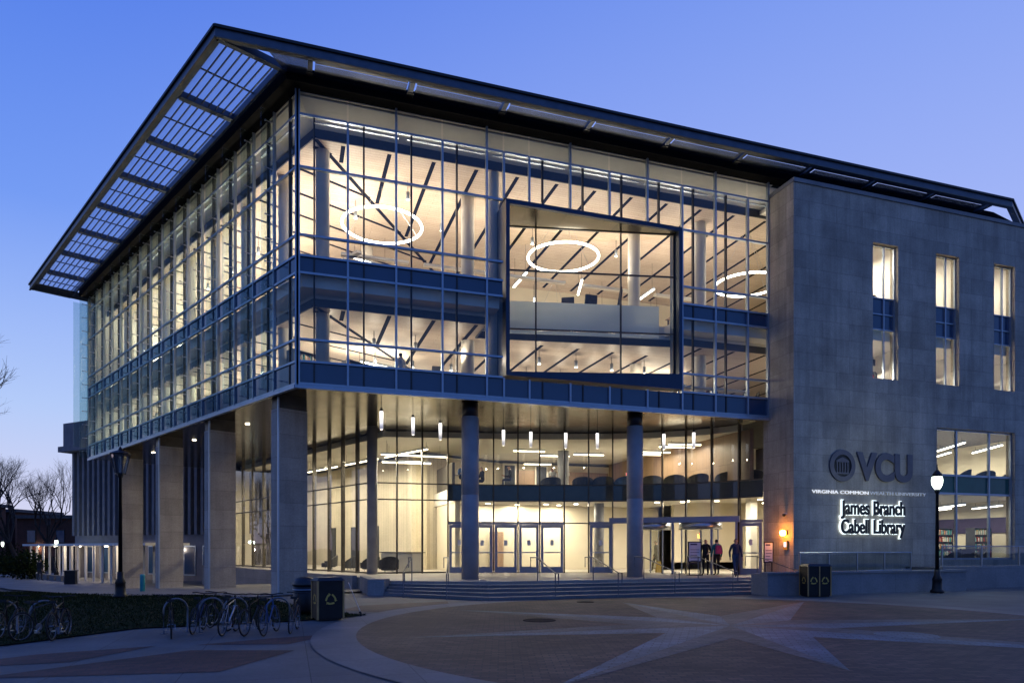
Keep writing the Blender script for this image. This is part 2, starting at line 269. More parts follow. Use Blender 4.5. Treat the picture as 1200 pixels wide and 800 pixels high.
# ------------------------------------------------------------------ mesh helpers
class MB:
    def __init__(s): s.v = []; s.f = []; s.mi = []; s.cur = 0
    def quad(s, *p):
        i = len(s.v); s.v += [tuple(q) for q in p]; s.f.append(tuple(range(i, i + len(p)))); s.mi.append(s.cur); return s
    def hexa(s, b, t):          # bottom 4, top 4 (counter-clockwise from above)
        i = len(s.v); s.v += [tuple(q) for q in b] + [tuple(q) for q in t]
        for f in ((3, 2, 1, 0), (4, 5, 6, 7), (0, 1, 5, 4), (1, 2, 6, 5), (2, 3, 7, 6), (3, 0, 4, 7)):
            s.f.append(tuple(i + k for k in f)); s.mi.append(s.cur)
        return s
    def box(s, x0, x1, y0, y1, z0, z1):
        return s.hexa([(x0, y0, z0), (x1, y0, z0), (x1, y1, z0), (x0, y1, z0)], [(x0, y0, z1), (x1, y0, z1), (x1, y1, z1), (x0, y1, z1)])
    def fbox(s, F, s0, s1, d0, d1, z0, z1):   # on a facade frame: along, outward, up
        a, b, c, d = F.p(s0, d0), F.p(s1, d0), F.p(s1, d1), F.p(s0, d1)
        return s.hexa([q + (z0,) for q in (a, b, c, d)], [q + (z1,) for q in (a, b, c, d)])
    def fquad(s, F, s0, s1, d, z0, z1):
        a, b = F.p(s0, d), F.p(s1, d)
        return s.quad(a + (z0,), b + (z0,), b + (z1,), a + (z1,))
    def prism(s, poly, z0, z1, caps=True):
        i = len(s.v); n = len(poly)
        s.v += [(x, y, z0) for x, y in poly] + [(x, y, z1) for x, y in poly]
        for k in range(n):
            j = (k + 1) % n; s.f.append((i + k, i + j, i + n + j, i + n + k)); s.mi.append(s.cur)
        if caps:
            s.f.append(tuple(i + k for k in reversed(range(n)))); s.f.append(tuple(i + n + k for k in range(n))); s.mi += [s.cur] * 2
        return s
    def tube(s, pts, r, n=8, closed=False, r2=None):
        pts = [Vector(p) for p in pts]; m = len(pts); i = len(s.v); up = Vector((0, 0, 1))
        for k, p in enumerate(pts):
            if closed: t = pts[(k + 1) % m] - pts[k - 1]
            else: t = pts[min(k + 1, m - 1)] - pts[max(k - 1, 0)]
            t.normalize(); u = t.cross(up)
            if u.length < 1e-3: u = t.cross(Vector((1, 0, 0)))
            u.normalize(); w = u.cross(t)
            rr = r if r2 is None else r + (r2 - r) * k / max(1, m - 1)
            for a in range(n):
                th = 2 * math.pi * a / n; s.v.append(tuple(p + u * (rr * math.cos(th)) + w * (rr * math.sin(th))))
        for k in range(m if closed else m - 1):
            k2 = (k + 1) % m
            for a in range(n):
                b = (a + 1) % n; s.f.append((i + k * n + a, i + k * n + b, i + k2 * n + b, i + k2 * n + a)); s.mi.append(s.cur)
        if not closed:
            s.f.append(tuple(i + a for a in range(n))); s.f.append(tuple(i + (m - 1) * n + a for a in reversed(range(n)))); s.mi += [s.cur] * 2
        return s
    def lathe(s, prof, n=16, c=(0, 0, 0), smooth=True):
        i = len(s.v); m = len(prof)
        for r, z in prof:
            for a in range(n):
                th = 2 * math.pi * a / n; s.v.append((c[0] + r * math.cos(th), c[1] + r * math.sin(th), c[2] + z))
        for k in range(m - 1):
            for a in range(n):
                b = (a + 1) % n; s.f.append((i + k * n + a, i + k * n + b, i + (k + 1) * n + b, i + (k + 1) * n + a)); s.mi.append(s.cur)
        s.f.append(tuple(i + a for a in reversed(range(n)))); s.f.append(tuple(i + (m - 1) * n + a for a in range(n))); s.mi += [s.cur] * 2
        return s
    def ring(s, c, R0, r, n=48, k=8, squash=1.0):
        pts = [(c[0] + R0 * math.cos(2 * math.pi * a / n), c[1] + R0 * math.sin(2 * math.pi * a / n), c[2]) for a in range(n)]
        return s.tube(pts, r, k, True)
    def build(s, name, mat, parent=None, smooth=False, origin=None):
        me = bpy.data.meshes.new(name)
        vs = s.v
        if origin: vs = [(x - origin[0], y - origin[1], z - origin[2]) for x, y, z in vs]
        me.from_pydata(vs, [], s.f); 
        mats = mat if isinstance(mat, (list, tuple)) else [mat]
        for q in mats: me.materials.append(q)
        if len(mats) > 1: me.polygons.foreach_set('material_index', s.mi)
        me.update()
        box_uv(me)
        if smooth: me.polygons.foreach_set('use_smooth', [True] * len(me.polygons))
        o = bpy.data.objects.new(name, me); COL.objects.link(o)
        if origin: o.location = origin
        if parent: o.parent = parent
        return o
def box_uv(me):
    uv = me.uv_layers.new(name='UVMap').data
    vs = me.vertices; lo = me.loops
    for p in me.polygons:
        n = p.normal
        if abs(n.z) > 0.7:
            for li in p.loop_indices:
                c = vs[lo[li].vertex_index].co; uv[li].uv = (c.x, c.y)
        else:
            t = Vector((-n.y, n.x, 0)); t.normalize()
            for li in p.loop_indices:
                c = vs[lo[li].vertex_index].co; uv[li].uv = (c.x * t.x + c.y * t.y, c.z)
class Frame:
    def __init__(s, o, d, out):
        s.o = o; s.d = d; s.n = out
    def p(s, a, off=0): return (s.o[0] + s.d[0] * a + s.n[0] * off, s.o[1] + s.d[1] * a + s.n[1] * off)
def frame_between(a, b, flip=False):
    L = math.hypot(b[0] - a[0], b[1] - a[1]); d = ((b[0] - a[0]) / L, (b[1] - a[1]) / L)
    n = (d[1], -d[0])
    if flip: n = (-n[0], -n[1])
    f = Frame(a, d, n); f.L = L; return f
def tag(o, label=None, cat=None, group=None, kind=None):
    if label: o['label'] = label
    if cat: o['category'] = cat
    if group: o['group'] = group
    if kind: o['kind'] = kind
    return o
def thing(name, label, cat, loc=(0, 0, 0), rz=0.0, group=None):
    o = bpy.data.objects.new(name, None); o.empty_display_size = 0.3; COL.objects.link(o)
    o.location = loc; o.rotation_euler = (0, 0, rz); return tag(o, label, cat, group)
def copy_tree(o, parent=None, label=None):
    c = o.copy(); COL.objects.link(c)
    if parent: c.parent = parent
    if label: c['label'] = label
    for ch in [q for q in bpy.data.objects if q.parent == o]: copy_tree(ch, c)
    return c
def area(loc, sx, sy, power, col=(1, 0.87, 0.68), up=False, rz=0.0, parent=None, tilt=None, spread=180):
    d = bpy.data.lights.new('lamp_light', 'AREA'); d.shape = 'RECTANGLE'; d.size = sx; d.size_y = sy; d.energy = power; d.color = col; d.spread = R(spread)
    o = bpy.data.objects.new('lamp_light', d); COL.objects.link(o); o.location = loc
    o.rotation_euler = (R(180) if up else 0, 0, rz)
    if tilt: o.rotation_euler = tilt
    if parent: o.parent = parent
    return o
def point(loc, power, col=(1, 0.82, 0.58), r=0.06, parent=None):
    d = bpy.data.lights.new('bulb_light', 'POINT'); d.energy = power; d.color = col; d.shadow_soft_size = r
    o = bpy.data.objects.new('bulb_light', d); COL.objects.link(o); o.location = loc
    if parent: o.parent = parent
    return o
ORD = ['first', 'second', 'third', 'fourth', 'fifth', 'sixth', 'seventh', 'eighth', 'ninth', 'tenth', 'eleventh', 'twelfth', 'thirteenth', 'fourteenth', 'fifteenth', 'sixteenth', 'seventeenth', 'eighteenth', 'nineteenth', 'twentieth']
VX = (math.cos(R(71.9)), math.sin(R(71.9))); VR = (math.sin(R(71.9)), -math.cos(R(71.9)))
def at(px, d):                     # plan position on a sight line, d metres from the viewpoint
    a = (px - 600) / 800 * d
    return (CAM[0] + VX[0] * d + VR[0] * a, CAM[1] + VX[1] * d + VR[1] * a)

# ------------------------------------------------------------------ setting: ground
LD = (math.cos(R(116.4)), math.sin(R(116.4))); LN = (-LD[1], LD[0])      # left facade: along, outward
FR = Frame((0, 0), (1, 0), (0, -1)); LF = Frame((0, 0), LD, LN)
def gz(x, y):                       # the ground falls gently towards the back on the left side
    k = max(0.0, min(1.0, (4 - x) / 6.0))
    return -k * max(0.0, min(0.85, (y - 1.5) * 0.036))
def sheet(name, xs, ys, mat, dz, label=None, kind='structure', inside=None):
    b = MB(); idx = {}
    for j, y in enumerate(ys):
        for i, x in enumerate(xs):
            idx[i, j] = len(b.v); b.v.append((x, y, gz(x, y) + dz))
    for j in range(len(ys) - 1):
        for i in range(len(xs) - 1):
            b.f.append((idx[i, j], idx[i + 1, j], idx[i + 1, j + 1], idx[i, j + 1])); b.mi.append(0)
    o = b.build(name, mat); o['kind'] = kind
    return o
def frange(a, b, n): return [a + (b - a) * i / n for i in range(n + 1)]
xs = [-600, -250, -120, -80] + frange(-60, 10, 35) + [20, 40, 80, 150, 300, 600]
ys = [-150, -60, -30] + frange(-20, 40, 30) + [60, 90, 150, 300, 800]
sheet('ground', xs, ys, M['soil'], -0.06)
def flat(name, poly, mat, z, kind='structure', label=None, cat=None):
    b = MB(); b.quad(*[(x, y, z) for x, y in poly]); o = b.build(name, mat); o['kind'] = kind
    if label: tag(o, label, cat)
    return o
# plaza: concrete, flat in front of the building
flat('plaza', [(-45, -60), (70, -60), (70, -1.0), (36, 2), (2.6, 2), (-1, 1.4), (-9, 1.4), (-45, 1.4)], M['concrete'], -0.022)
SC = (9.9, -12.7); SR = 8.9
def disc(name, c, r0, r1, mat, z, n=96):
    b = MB()
    for k in range(n):
        a0, a1 = 2 * math.pi * k / n, 2 * math.pi * (k + 1) / n
        p = lambda r, a: (c[0] + r * math.cos(a), c[1] + r * math.sin(a), z)
        if r0 > 0: b.quad(p(r0, a0), p(r1, a0), p(r1, a1), p(r0, a1))
        else: b.quad((c[0], c[1], z), p(r1, a0), p(r1, a1))
    o = b.build(name, mat); o['kind'] = 'structure'; return o
disc('paving_ring', SC, SR, SR + 0.9, M['lightconc'], -0.006)
disc('brick_paving', SC, 0, SR, M['brick'], -0.006)
star = MB(); star2 = MB(); SO = (9.65, -12.75)
arms = [(38, 9.0), (84, 7.0), (131, 8.0), (178, 7.6), (219, 9.9), (251, 5.9), (307, 8.6), (352, 9.2)]
for k, (ang, ln) in enumerate(arms):
    a0 = (arms[k - 1][0] + ang - (360 if k == 0 else 0)) / 2; a1 = (arms[(k + 1) % 8][0] + (360 if k == 7 else 0) + ang) / 2
    P_ = lambda q, l: (SO[0] + l * math.cos(R(q)), SO[1] + l * math.sin(R(q)), -0.001)
    c = (SO[0], SO[1], -0.001); tip = P_(ang, min(ln, 8.6))
    A_, B_ = (star2, star) if k in (3, 5) else (star, star2)
    A_.quad(c, P_(a0, 2.3), tip); B_.quad(c, tip, P_(a1, 2.3))
star.build('compass_star', M['slate'])['kind'] = 'structure'
star2.build('compass_star', M['slate2'])['kind'] = 'structure'
# brick insets in the walk on the left
for q in (((-4.6, -14.9), (-2.0, -12.9), (-0.2, -13.5), (-1.3, -15.4)), ((-2.0, -12.2), (-0.6, -11.6), (0.75, -11.3), (-0.3, -12.6)), ((-5.9, -13.8), (-4.5, -12.6), (-2.7, -12.1), (-3.7, -13.7)), ((-5.6, -17.2), (-3.0, -16.0), (-1.6, -17.0), (-3.0, -19.0))):
    flat('brick_paving', q, M['brickred'], -0.016)
flat('brick_walk', [(2.3, -6.9), (4.6, -5.2), (4.9, -3.4), (1.9, -4.2), (1.2, -5.6)], M['brick'], -0.0115)
# walk beside the left front of the building
b = MB()
wp = [(t, gz(*LF.p(t, 2.0))) for t in frange(1.2, 60, 30)]
for (t0, _), (t1, _) in zip(wp, wp[1:]):
    p = [LF.p(t0, 4.4) if t0 > 6 else LF.p(t0, 1.6), LF.p(t0, -9), LF.p(t1, -9), LF.p(t1, 4.4) if t1 > 6 else LF.p(t1, 1.6)]
    b.quad(*[(x, y, gz(x, y) + 0.02) for x, y in (p[0], p[1], p[2], p[3])])
b.build('walkway', M['lightconc'])['kind'] = 'structure'
b = MB(); 
far = [(-60, 26), (-60, 44), (-20, 44), (-14, 27)]
b.quad(*[(x, y, gz(x, y) + 0.012) for x, y in far]); b.build('footpath', M['lightconc'])['kind'] = 'structure'

# lawn
lawn_out = [(1.75, -7.55), (1.3, -6.9), (0.1, -4.2), (-1.0, -0.6), (-3.2, 2.4), (-8.9, 8.4), (-14.8, 17.0), (-17.5, 22.5), (-40, 24), (-40, -2), (-14, -12.6), (-8, -11.9), (-5.4, -11.2), (-3.6, -8.95), (-1.9, -8.75), (-0.2, -8.45), (0.9, -8.0)]
def inside(x, y, poly):
    c = False; n = len(poly)
    for i in range(n):
        x1, y1 = poly[i]; x2, y2 = poly[i - 1]
        if (y1 > y) != (y2 > y) and x < (x2 - x1) * (y - y1) / (y2 - y1) + x1: c = not c
    return c
bm = bmesh.new()
vs_ = [bm.verts.new((x, y, 0)) for x, y in lawn_out]; bm.faces.new(vs_)
for ax, rng in (((1, 0, 0), range(-38, 2, 2)), ((0, 1, 0), range(-12, 24, 2))):
    for q in rng:
        bmesh.ops.bisect_plane(bm, geom=bm.verts[:] + bm.edges[:] + bm.faces[:], plane_co=Vector(ax) * q, plane_no=ax)
for v in bm.verts: v.co.z = gz(v.co.x, v.co.y) + 0.006
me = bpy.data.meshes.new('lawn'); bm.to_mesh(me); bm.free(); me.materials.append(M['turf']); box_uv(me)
lo = bpy.data.objects.new('lawn', me); COL.objects.link(lo); lo['kind'] = 'structure'
g = MB(); cnt = 0
while cnt < 45000:
    x = 2 - 20 * (random.random() ** 1.3); y = random.uniform(-12.5, 16)
    if not inside(x, y, lawn_out): continue
    d = math.hypot(x - CAM[0], y - CAM[1]); hgt = random.uniform(0.018, 0.045) * (1 + d / 40); w_ = 0.006 * (1 + d / 12)
    a = random.uniform(0, 6.28); z = gz(x, y) + 0.004; lx, ly = random.gauss(0, 0.03), random.gauss(0, 0.03)
    g.quad((x - w_ * math.cos(a), y - w_ * math.sin(a), z), (x + w_ * math.cos(a), y + w_ * math.sin(a), z), (x + lx, y + ly, z + hgt)); cnt += 1
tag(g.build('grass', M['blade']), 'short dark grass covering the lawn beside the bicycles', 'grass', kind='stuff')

# ------------------------------------------------------------------ the library
B = thing('library_building', 'three storey glass fronted library with stone wing lit up at dusk', 'building')
ZT, ZS = 18.81, 7.86
Z4, Z4a, Z4b, Z4c, Z4d = 12.01, 12.67, 13.43, 15.95, 17.89
Z3a, Z3b = 8.75, 9.57
LEN = 29.68; MODL = LEN / 16
P0 = 0.53
FX = 20.9
Lend = LF.p(LEN); 
# -- floors, roof
def off_poly(d, dl=None):           # main glass block outline pulled in by d from the fronts
    dl = d if dl is None else dl
    # corner: intersection of y=d with left line shifted inwards dl
    t = (d - LF.n[1] * (-dl)) / LF.d[1]; cx = LF.o[0] + LF.n[0] * (-dl) + LF.d[0] * t
    e0 = LF.p(LEN - 0.05, -dl); e1 = LF.p(LEN - 0.05, -14)
    return (cx, d), e0, e1
def slab_poly(d, notch=True):
    c, e0, e1 = off_poly(d)
    p = [c]
    if notch: p += [(7.9, d), (8.0, max(d, 0.1) + 2.75), (16.3, max(d, 0.1) + 1.2), (16.5, d)]
    p += [(FX + 0.3, d), (FX + 0.3, 25), (5, 31), e1, e0]
    return p
WINGP = [(FX + 0.302, -1.2), (39.4, -1.2), (39.4, 24.9), (FX + 0.302, 24.9)]
MB().prism(slab_poly(0.25), 8.0, 8.28).build('floor_slab', M['carpet'], B)
MB().prism(WINGP, 8.0, 8.28).build('floor_slab', M['carpet'], B)
MB().prism(slab_poly(0.25), 11.62, 12.1).build('floor_slab', M['white'], B)
MB().prism(WINGP, 11.62, 12.1).build('floor_slab', M['white'], B)
MB().prism(slab_poly(0.05, False), ZT - 0.06, 19.0).build('roof', M['white'], B)
MB().prism([(FX + 0.31, -1.1), (39.2, -1.1), (39.2, 24.8), (FX + 0.31, 24.8)], 17.80, 17.97).build('roof', M['white'], B)
# soffit under the raised block
MB().prism([(0.02, 0.03), (FX - 0.02, 0.03), (FX - 0.02, 25), (5, 31), LF.p(LEN - 0.1, -14), LF.p(LEN - 0.1, -0.04)], ZS - 0.02, ZS + 0.1).build('soffit', M['soffit'], B)
# core walls (upper floors)
core = [(6.92, 13), (39.3, 13), (39.3, 24.7), (21, 24.7), (1.0, 31.0), (-1.4, 29.6)]
MB().prism(core, 8.29, 18.74).build('interior_wall', M['cream'], B)
MB().prism([LF.p(LEN - 0.25, -0.3), LF.p(LEN - 0.25, -13), LF.p(LEN - 0.05, -13), LF.p(LEN - 0.05, -0.3)], 8.29, 18.74).build('interior_wall', M['white'], B)
# ceilings: wood, dark strips painting the shade of recessed slots, mitred at the corner bisector
def wood_ceiling(z, nm, notch):
    b = MB(); pc, e0, e1 = off_poly(1.0)
    m = (8.06, 13.0)
    e0 = LF.p(LEN - 0.3, -1.0); e1 = LF.p(LEN - 0.3, -12.3)
    fp = [pc] + ([(7.6, 1.0), (7.6, 2.9), (16.6, 1.4), (16.6, 1.0)] if notch else []) + [(FX + 18, 1.0), (FX + 18, 13.0), m]
    lp = [pc, m, (6.93, 12.99), e1, e0]
    b.prism(fp, z, z + 0.03); b.prism(lp, z + 0.001, z + 0.031); b.build('wood_ceiling', M['wood'], B)
    s = MB(); s.cur = 0
    y0 = 1.25
    for k in range(20):                      # slot strips square to the front
        x = 1.5 + k * 1.82 + 0.25
        ys_ = max(y0, (x - 0.62) * 1.613 * 0 + (1.0 + (x - 0.62) * 0.0))
        yl = min(12.6, 1.0 + max(0, (x - 0.62)) * 1.613 - 0.35)
        st = y0 if not (notch and 7.4 < x < 16.8) else 3.1
        if yl - st > 0.6: s.box(x - 0.085, x + 0.085, st, yl, z - 0.006, z + 0.02)
    for k in range(16):                      # slot strips square to the left front
        t = 1.2 + k * 1.855
        dmax = min(11.6, max(0, (t - 0.1) * 1.62 + 0.3))
        if dmax > 1.8: s.fbox(LF, t - 0.085, t + 0.085, -dmax, -1.3, z - 0.006, z + 0.02)
    s.build('slot_strip', M['slot'], B)
    d = MB(); n = Vector((0.527, 0.850)); q = Vector((-0.85, 0.527)) * 0.09
    a = Vector(pc); e = a + n * 13.8
    d.prism([tuple(a - q), tuple(a + n * 13.8 - q), tuple(a + n * 13.8 + q), tuple(a + q)][::1], z - 0.008, z + 0.02); d.build('slot_strip', M['slot'], B)
wood_ceiling(17.72, 'upper', False)
wood_ceiling(11.2, 'lower', True)
# ceiling reveals: dark strip and pale drop round the edge of the wood ceilings
def reveal(z0, z1, z2, notch):
    pc, e0, e1 = off_poly(1.0); e0 = LF.p(LEN - 0.3, -1.0)
    pts = [(FX + 18, 1.0)] + ([(16.6, 1.0), (16.6, 1.4), (7.6, 2.9), (7.6, 1.0)] if notch else []) + [pc, e0]
    bd = MB(); bp = MB()
    for a, c in zip(pts, pts[1:]):
        F = frame_between(a, c)
        bd.fbox(F, 0, F.L, -0.02, 0.03, z0 - 0.02, z1); bp.fbox(F, 0, F.L, -0.03, 0.04, z1 + 0.002, z2)
    bd.build('ceiling_reveal', M['reveal'], B); bp.build('ceiling_bulkhead', M['white'], B)
reveal(17.7, 18.05, 18.74, False)
pc1, e01, _ = off_poly(0.96); pc0, e00, _ = off_poly(0.12); e01 = LF.p(LEN - 0.32, -0.96); e00 = LF.p(LEN - 0.32, -0.12)
b = MB()
b.hexa([pc0 + (18.66,), (FX + 1, 0.12, 18.66), (FX + 1, 0.96, 18.06), pc1 + (18.06,)], [pc0 + (18.70,), (FX + 1, 0.12, 18.70), (FX + 1, 0.96, 18.70), pc1 + (18.70,)])
b.hexa([e00 + (18.66,), pc0 + (18.66,), pc1 + (18.06,), e01 + (18.06,)], [e00 + (18.70,), pc0 + (18.70,), pc1 + (18.70,), e01 + (18.70,)])
b.build('edge_ceiling', M['white'], B)
reveal(11.18, 11.48, 11.61, True)

# -- curtain wall bays
def bay(F, s0, s1, z0, z1, rails, spans, gm, last=False, sec=True, mw=0.075, md=0.10, nm='curtain_wall_bay', mtop=None, stop=None):
    fr = MB(); 
    fr.fbox(F, s0 - mw / 2, s0 + mw / 2, -0.05, md, z0, mtop or z1)
    if last: fr.fbox(F, s1 - mw / 2, s1 + mw / 2, -0.05, md, z0, z1)
    for z in rails: fr.fbox(F, s0 + mw / 2, s1 - mw / 2, -0.04, md - 0.02, z - 0.04, z + 0.04)
    o = fr.build(nm, M['alum'], B)
    if sec and s1 - s0 > 1.2:
        q = MB().fbox(F, s0 + 0.57, s0 + 0.63, -0.10, 0.035, z0 + 0.01, (stop or z1) - 0.01)
        q.build('inner_mullion', M['dark'], o)
    zz = [z0] + sorted(rails) + [z1]; pn = MB(); sp = MB()
    for a, c in zip(zz, zz[1:]):
        if c - a < 0.1: continue
        if any(abs(a - u) < 0.05 for u in spans): sp.fbox(F, s0 + mw / 2, s1 - mw / 2, -0.03, 0.0, a + 0.03, c - 0.03)
        else: pn.fquad(F, s0 + mw / 2, s1 - mw / 2, 0.0, a, c)
    if pn.f: pn.build('pane', gm, o)
    if sp.f: sp.build('spandrel_panel', M['spandrel'], o)
    return o
UP = [Z4 + 0.02, Z4a, Z4b, Z4c, Z4d]; LOW = [ZS + 0.06, Z3a, Z3b]
fr_left = [0, 1.82, 3.64, 5.46, 7.28, 8.0]; fr_right = [16.3, 18.02, 19.75, 20.88]
for seq in (fr_left, fr_right):
    for a, c in zip(seq, seq[1:]):
        bay(FR, a, c, Z4 + 0.005, ZT, UP, [Z4 + 0.02], M['glass'], last=(c == 20.88), stop=Z4d, mtop=(None if a in (0, 3.64, 7.28, 18.02) else Z4d))
        bay(FR, a, c, ZS, Z4 - 0.005, LOW, [ZS + 0.06], M['glass'], last=(c == 20.88))
top = [8.0, 9.1, 10.92, 12.74, 14.56, 16.3]
for a, c in zip(top, top[1:]):
    bay(FR, a, c, 16.03, ZT, [Z4d], [], M['glass'], stop=Z4d, mtop=(None if a in (10.92, 14.56) else Z4d))
    bay(FR, a, c, ZS, Z3a - 0.02, [ZS + 0.06], [ZS + 0.06], M['glass'], nm='spandrel_bay')
for k in range(16):
    a, c = k * MODL, (k + 1) * MODL
    bay(LF, a, c, Z4 + 0.005, ZT, UP, [Z4 + 0.02], M['leftglass'], last=(k == 15), mw=0.055, md=0.07)
    bay(LF, a, c, ZS, Z4 - 0.005, LOW, [ZS + 0.06], M['leftglass'], last=(k == 15), mw=0.055, md=0.07)
for k in range(1, 17):                       # glass fins standing out from the left front
    t = k * MODL - 0.15
    f = MB().fbox(LF, t - 0.011, t + 0.011, 0.13, 0.62, ZS + 0.05, ZT - 0.15).build('glass_fin', M['finglass'], B)
    for j in range(12):
        z = ZS + 0.45 + j * 0.9; cl = MB()
        cl.fbox(LF, t - 0.013, t + 0.013, 0.10, 0.47, z + 0.012, z + 0.038)
        for dd in (0.2, 0.42): cl.fbox(LF, t - 0.03, t + 0.03, dd, dd + 0.05, z, z + 0.05)
        cl.build('clip', M['steel'], f)
E0 = frame_between(LF.p(LEN, 0.9), LF.p(LEN, 0.05))
MB().fbox(LF, LEN - 0.01, LEN + 0.01, 0.10, 0.95, 8.6, 18.3).build('glass_fin', M['finglass'], B)
ew = MB().fbox(LF, LEN, LEN + 0.25, -14, 0.06, ZS, ZT).build('end_wall', M['ribs'], B)
# trim along the bottom edge of the raised block
MB().fbox(FR, 0.0, FX - 0.02, 0.0, 0.14, ZS - 0.13, ZS).build('bottom_trim', M['alum'], B)
MB().fbox(LF, 0.0, LEN, 0.0, 0.14, ZS - 0.13, ZS).build('bottom_trim', M['alum'], B)
MB().box(-0.09, 0.09, -0.10, 0.08, ZS - 0.12, ZT - 0.02).build('corner_post', M['alum'], B)

# -- portal: boxed display window set at an angle
pf = MB()
pf.box(8.06, 8.22, -0.17, 1.9, 8.82, 15.98); pf.box(16.08, 16.24, -0.17, 0.6, 8.82, 15.98)
pf.box(8.22, 16.08, -0.17, -0.02, 15.80, 15.98)
pf.hexa([(8.22, -0.168, 8.82), (16.08, -0.168, 8.82), (16.08, 0.2, 8.82), (8.22, 1.9, 8.82)], [(8.22, -0.168, 8.98), (16.08, -0.168, 9.5), (16.08, 0.2, 9.5), (8.22, 1.9, 8.98)])
po = pf.build('display_window', M['portal'], B)
MB().prism([(8.24, -0.02), (16.06, -0.02), (16.06, 0.3), (8.24, 1.95)], 15.8, 15.99).build('window_soffit', M['soffit'], po)
GF = frame_between((8.24, 1.85), (16.06, 0.22))
gl = MB(); gb = MB()
for zz in (9.0, 11.35, 13.9, 15.8): gb.fbox(GF, 0, GF.L, -0.06, 0.02, zz - 0.03, zz + 0.03)
for s_ in (0.02, 1.75, 5.55, GF.L - 0.02): gb.fbox(GF, s_ - 0.03, s_ + 0.03, -0.08, 0.025, 9.0, 15.8)
gb.build('window_frame', M['dark'], po)
gl.fquad(GF, 0, GF.L, 0, 9.0, 15.8); gl.build('pane', M['glass'], po)
MB().fbox(GF, 0.15, GF.L - 0.55, -0.5, -0.44, 11.3, 12.72).build('balustrade_panel', M['frosted'], B)

# -- roof canopy and sunshade
ZC0, ZC1 = 19.02, 19.4
def lcorner(off_l, off_f):           # plan point a given distance outside both fronts
    y = -off_f; t = (y - LF.n[1] * off_l) / LF.d[1]
    return (LF.n[0] * off_l + LF.d[0] * t, y)
cn = bpy.data.objects.new('roof_canopy', None); COL.objects.link(cn); cn.parent = B
Lo = lcorner(3.1, 1.62); Li = lcorner(2.95, 1.45); Le = LF.p(31.4, 3.1)
FE = (34.4, -1.62); FE2 = (37.8, 0.2)
def strip(name, A, Bp, mat, w, z0, z1, side=1):
    F = frame_between(A, Bp); b = MB(); b.fbox(F, 0, F.L, 0 if side > 0 else -w, w if side > 0 else 0, z0, z1); return b.build(name, mat, cn)
# edge beams: a lip on top and a channel face below
def edge(A, Bp, ext=0.0):
    F = frame_between(A, Bp)
    MB().fbox(F, -0.0, F.L + ext, -0.24, 0.0, ZC0, ZC1 - 0.10).build('edge_beam', M['canopy'], cn)
    MB().fbox(F, -0.02, F.L + ext + 0.02, -0.34, 0.07, ZC1 - 0.098, ZC1).build('edge_lip', M['canopylip'], cn)
    MB().fbox(F, 0.0, F.L + ext, -0.07, 0.035, ZC0 - 0.05, ZC0 - 0.002).build('edge_trim', M['slat'], cn)
edge(Lo, FE); edge(Le, Lo); edge(FE, FE2)
# solid black roof edge between glass and sunshade
inner_l = 0.58; inner_f = 0.50
pi = lcorner(inner_l, inner_f)
MB().prism([pi, (34.6, -inner_f), (37.0, 0.04), lcorner(-0.04, -0.04), LF.p(LEN + 0.2, -0.04), LF.p(LEN + 0.2, inner_l)], ZT - 0.03, 19.30).build('roof_edge', M['black'], cn)
MB().prism([(-0.5, 0.06), (FX + 14, 0.06), (FX + 17, 25), (5, 31.2), LF.p(LEN, -14), LF.p(LEN, -0.06)], 19.003, 19.32).build('roof_deck', M['roofing'], cn)
strip('inner_beam', LF.p(LEN + 1.0, inner_l + 0.14), lcorner(inner_l + 0.14, inner_f), M['canopy'], 0.10, ZC0 - 0.02, ZC1 - 0.12)
# sunshade panels on the left: cross beams, purlins and slats, bay by bay
tc0 = 0.0; nb = 8; tw = (31.2 - tc0) / nb
for k in range(nb):
    t0 = tc0 + k * tw; t1 = t0 + tw
    sp = MB()
    sp.fbox(LF, t1 - 0.13, t1 + 0.13, inner_l + 0.2, 2.83, ZC0 - 0.02, ZC1 - 0.14)
    if k == 0:
        F = frame_between(pi, Li); MB().fbox(F, 0, F.L, -0.1, 0.1, ZC0 - 0.02, ZC1 - 0.14).build('hip_beam', M['canopy'], cn)
    o = sp.build('sunshade_beam', M['canopy'], cn)
    sl_ = MB()
    for j in range(7):
        d = inner_l + 0.42 + j * 0.265
        ts = t0 + 0.13
        if k == 0: ts = -0.05 - 0.49 * (d - inner_l) * 0.45 + 0.16
        sl_.fbox(LF, ts, t1 - 0.13, d - 0.016, d + 0.016, ZC0 + 0.05, ZC0 + 0.11)
    sl_.fbox(LF, (t0 + t1) / 2 - 0.025, (t0 + t1) / 2 + 0.025, inner_l + 0.2, 2.83, ZC0 + 0.165, ZC0 + 0.21)
    sl_.build('sunshade_slats', M['slat'], o)
    if k: MB().fbox(LF, t0 + 0.14, t1 - 0.14, inner_l + 0.25, 2.80, ZC0 + 0.214, ZC0 + 0.225).build('louvre_glass', M['laminate'], o)
    else: MB().prism([LF.p(t1 - 0.14, inner_l + 0.25), LF.p(t1 - 0.14, 2.80), LF.p(-0.05 - 0.49 * 0.85 + 0.3, 2.80), LF.p(0.22, inner_l + 0.25)], ZC0 + 0.214, ZC0 + 0.225).build('louvre_glass', M['laminate'], o)
MB().fbox(LF, LEN + 0.25, 31.3, inner_l - 2.0, 3.05, ZC0 - 0.01, ZC0 + 0.08).build('end_soffit', M['canopylip'], cn)
MB().prism([(-0.95, -1.36), (0.32, -1.36), (0.32, -0.52), (-0.45, -0.52)], ZC0 + 0.02, ZC0 + 0.03).build('perforated_sheet', M['perf'], cn)
MB().box(-0.35, 0.32, -0.80, -0.53, ZC0 + 0.05, ZC0 + 0.12).build('shade_panel', M['bluesteel'], cn)
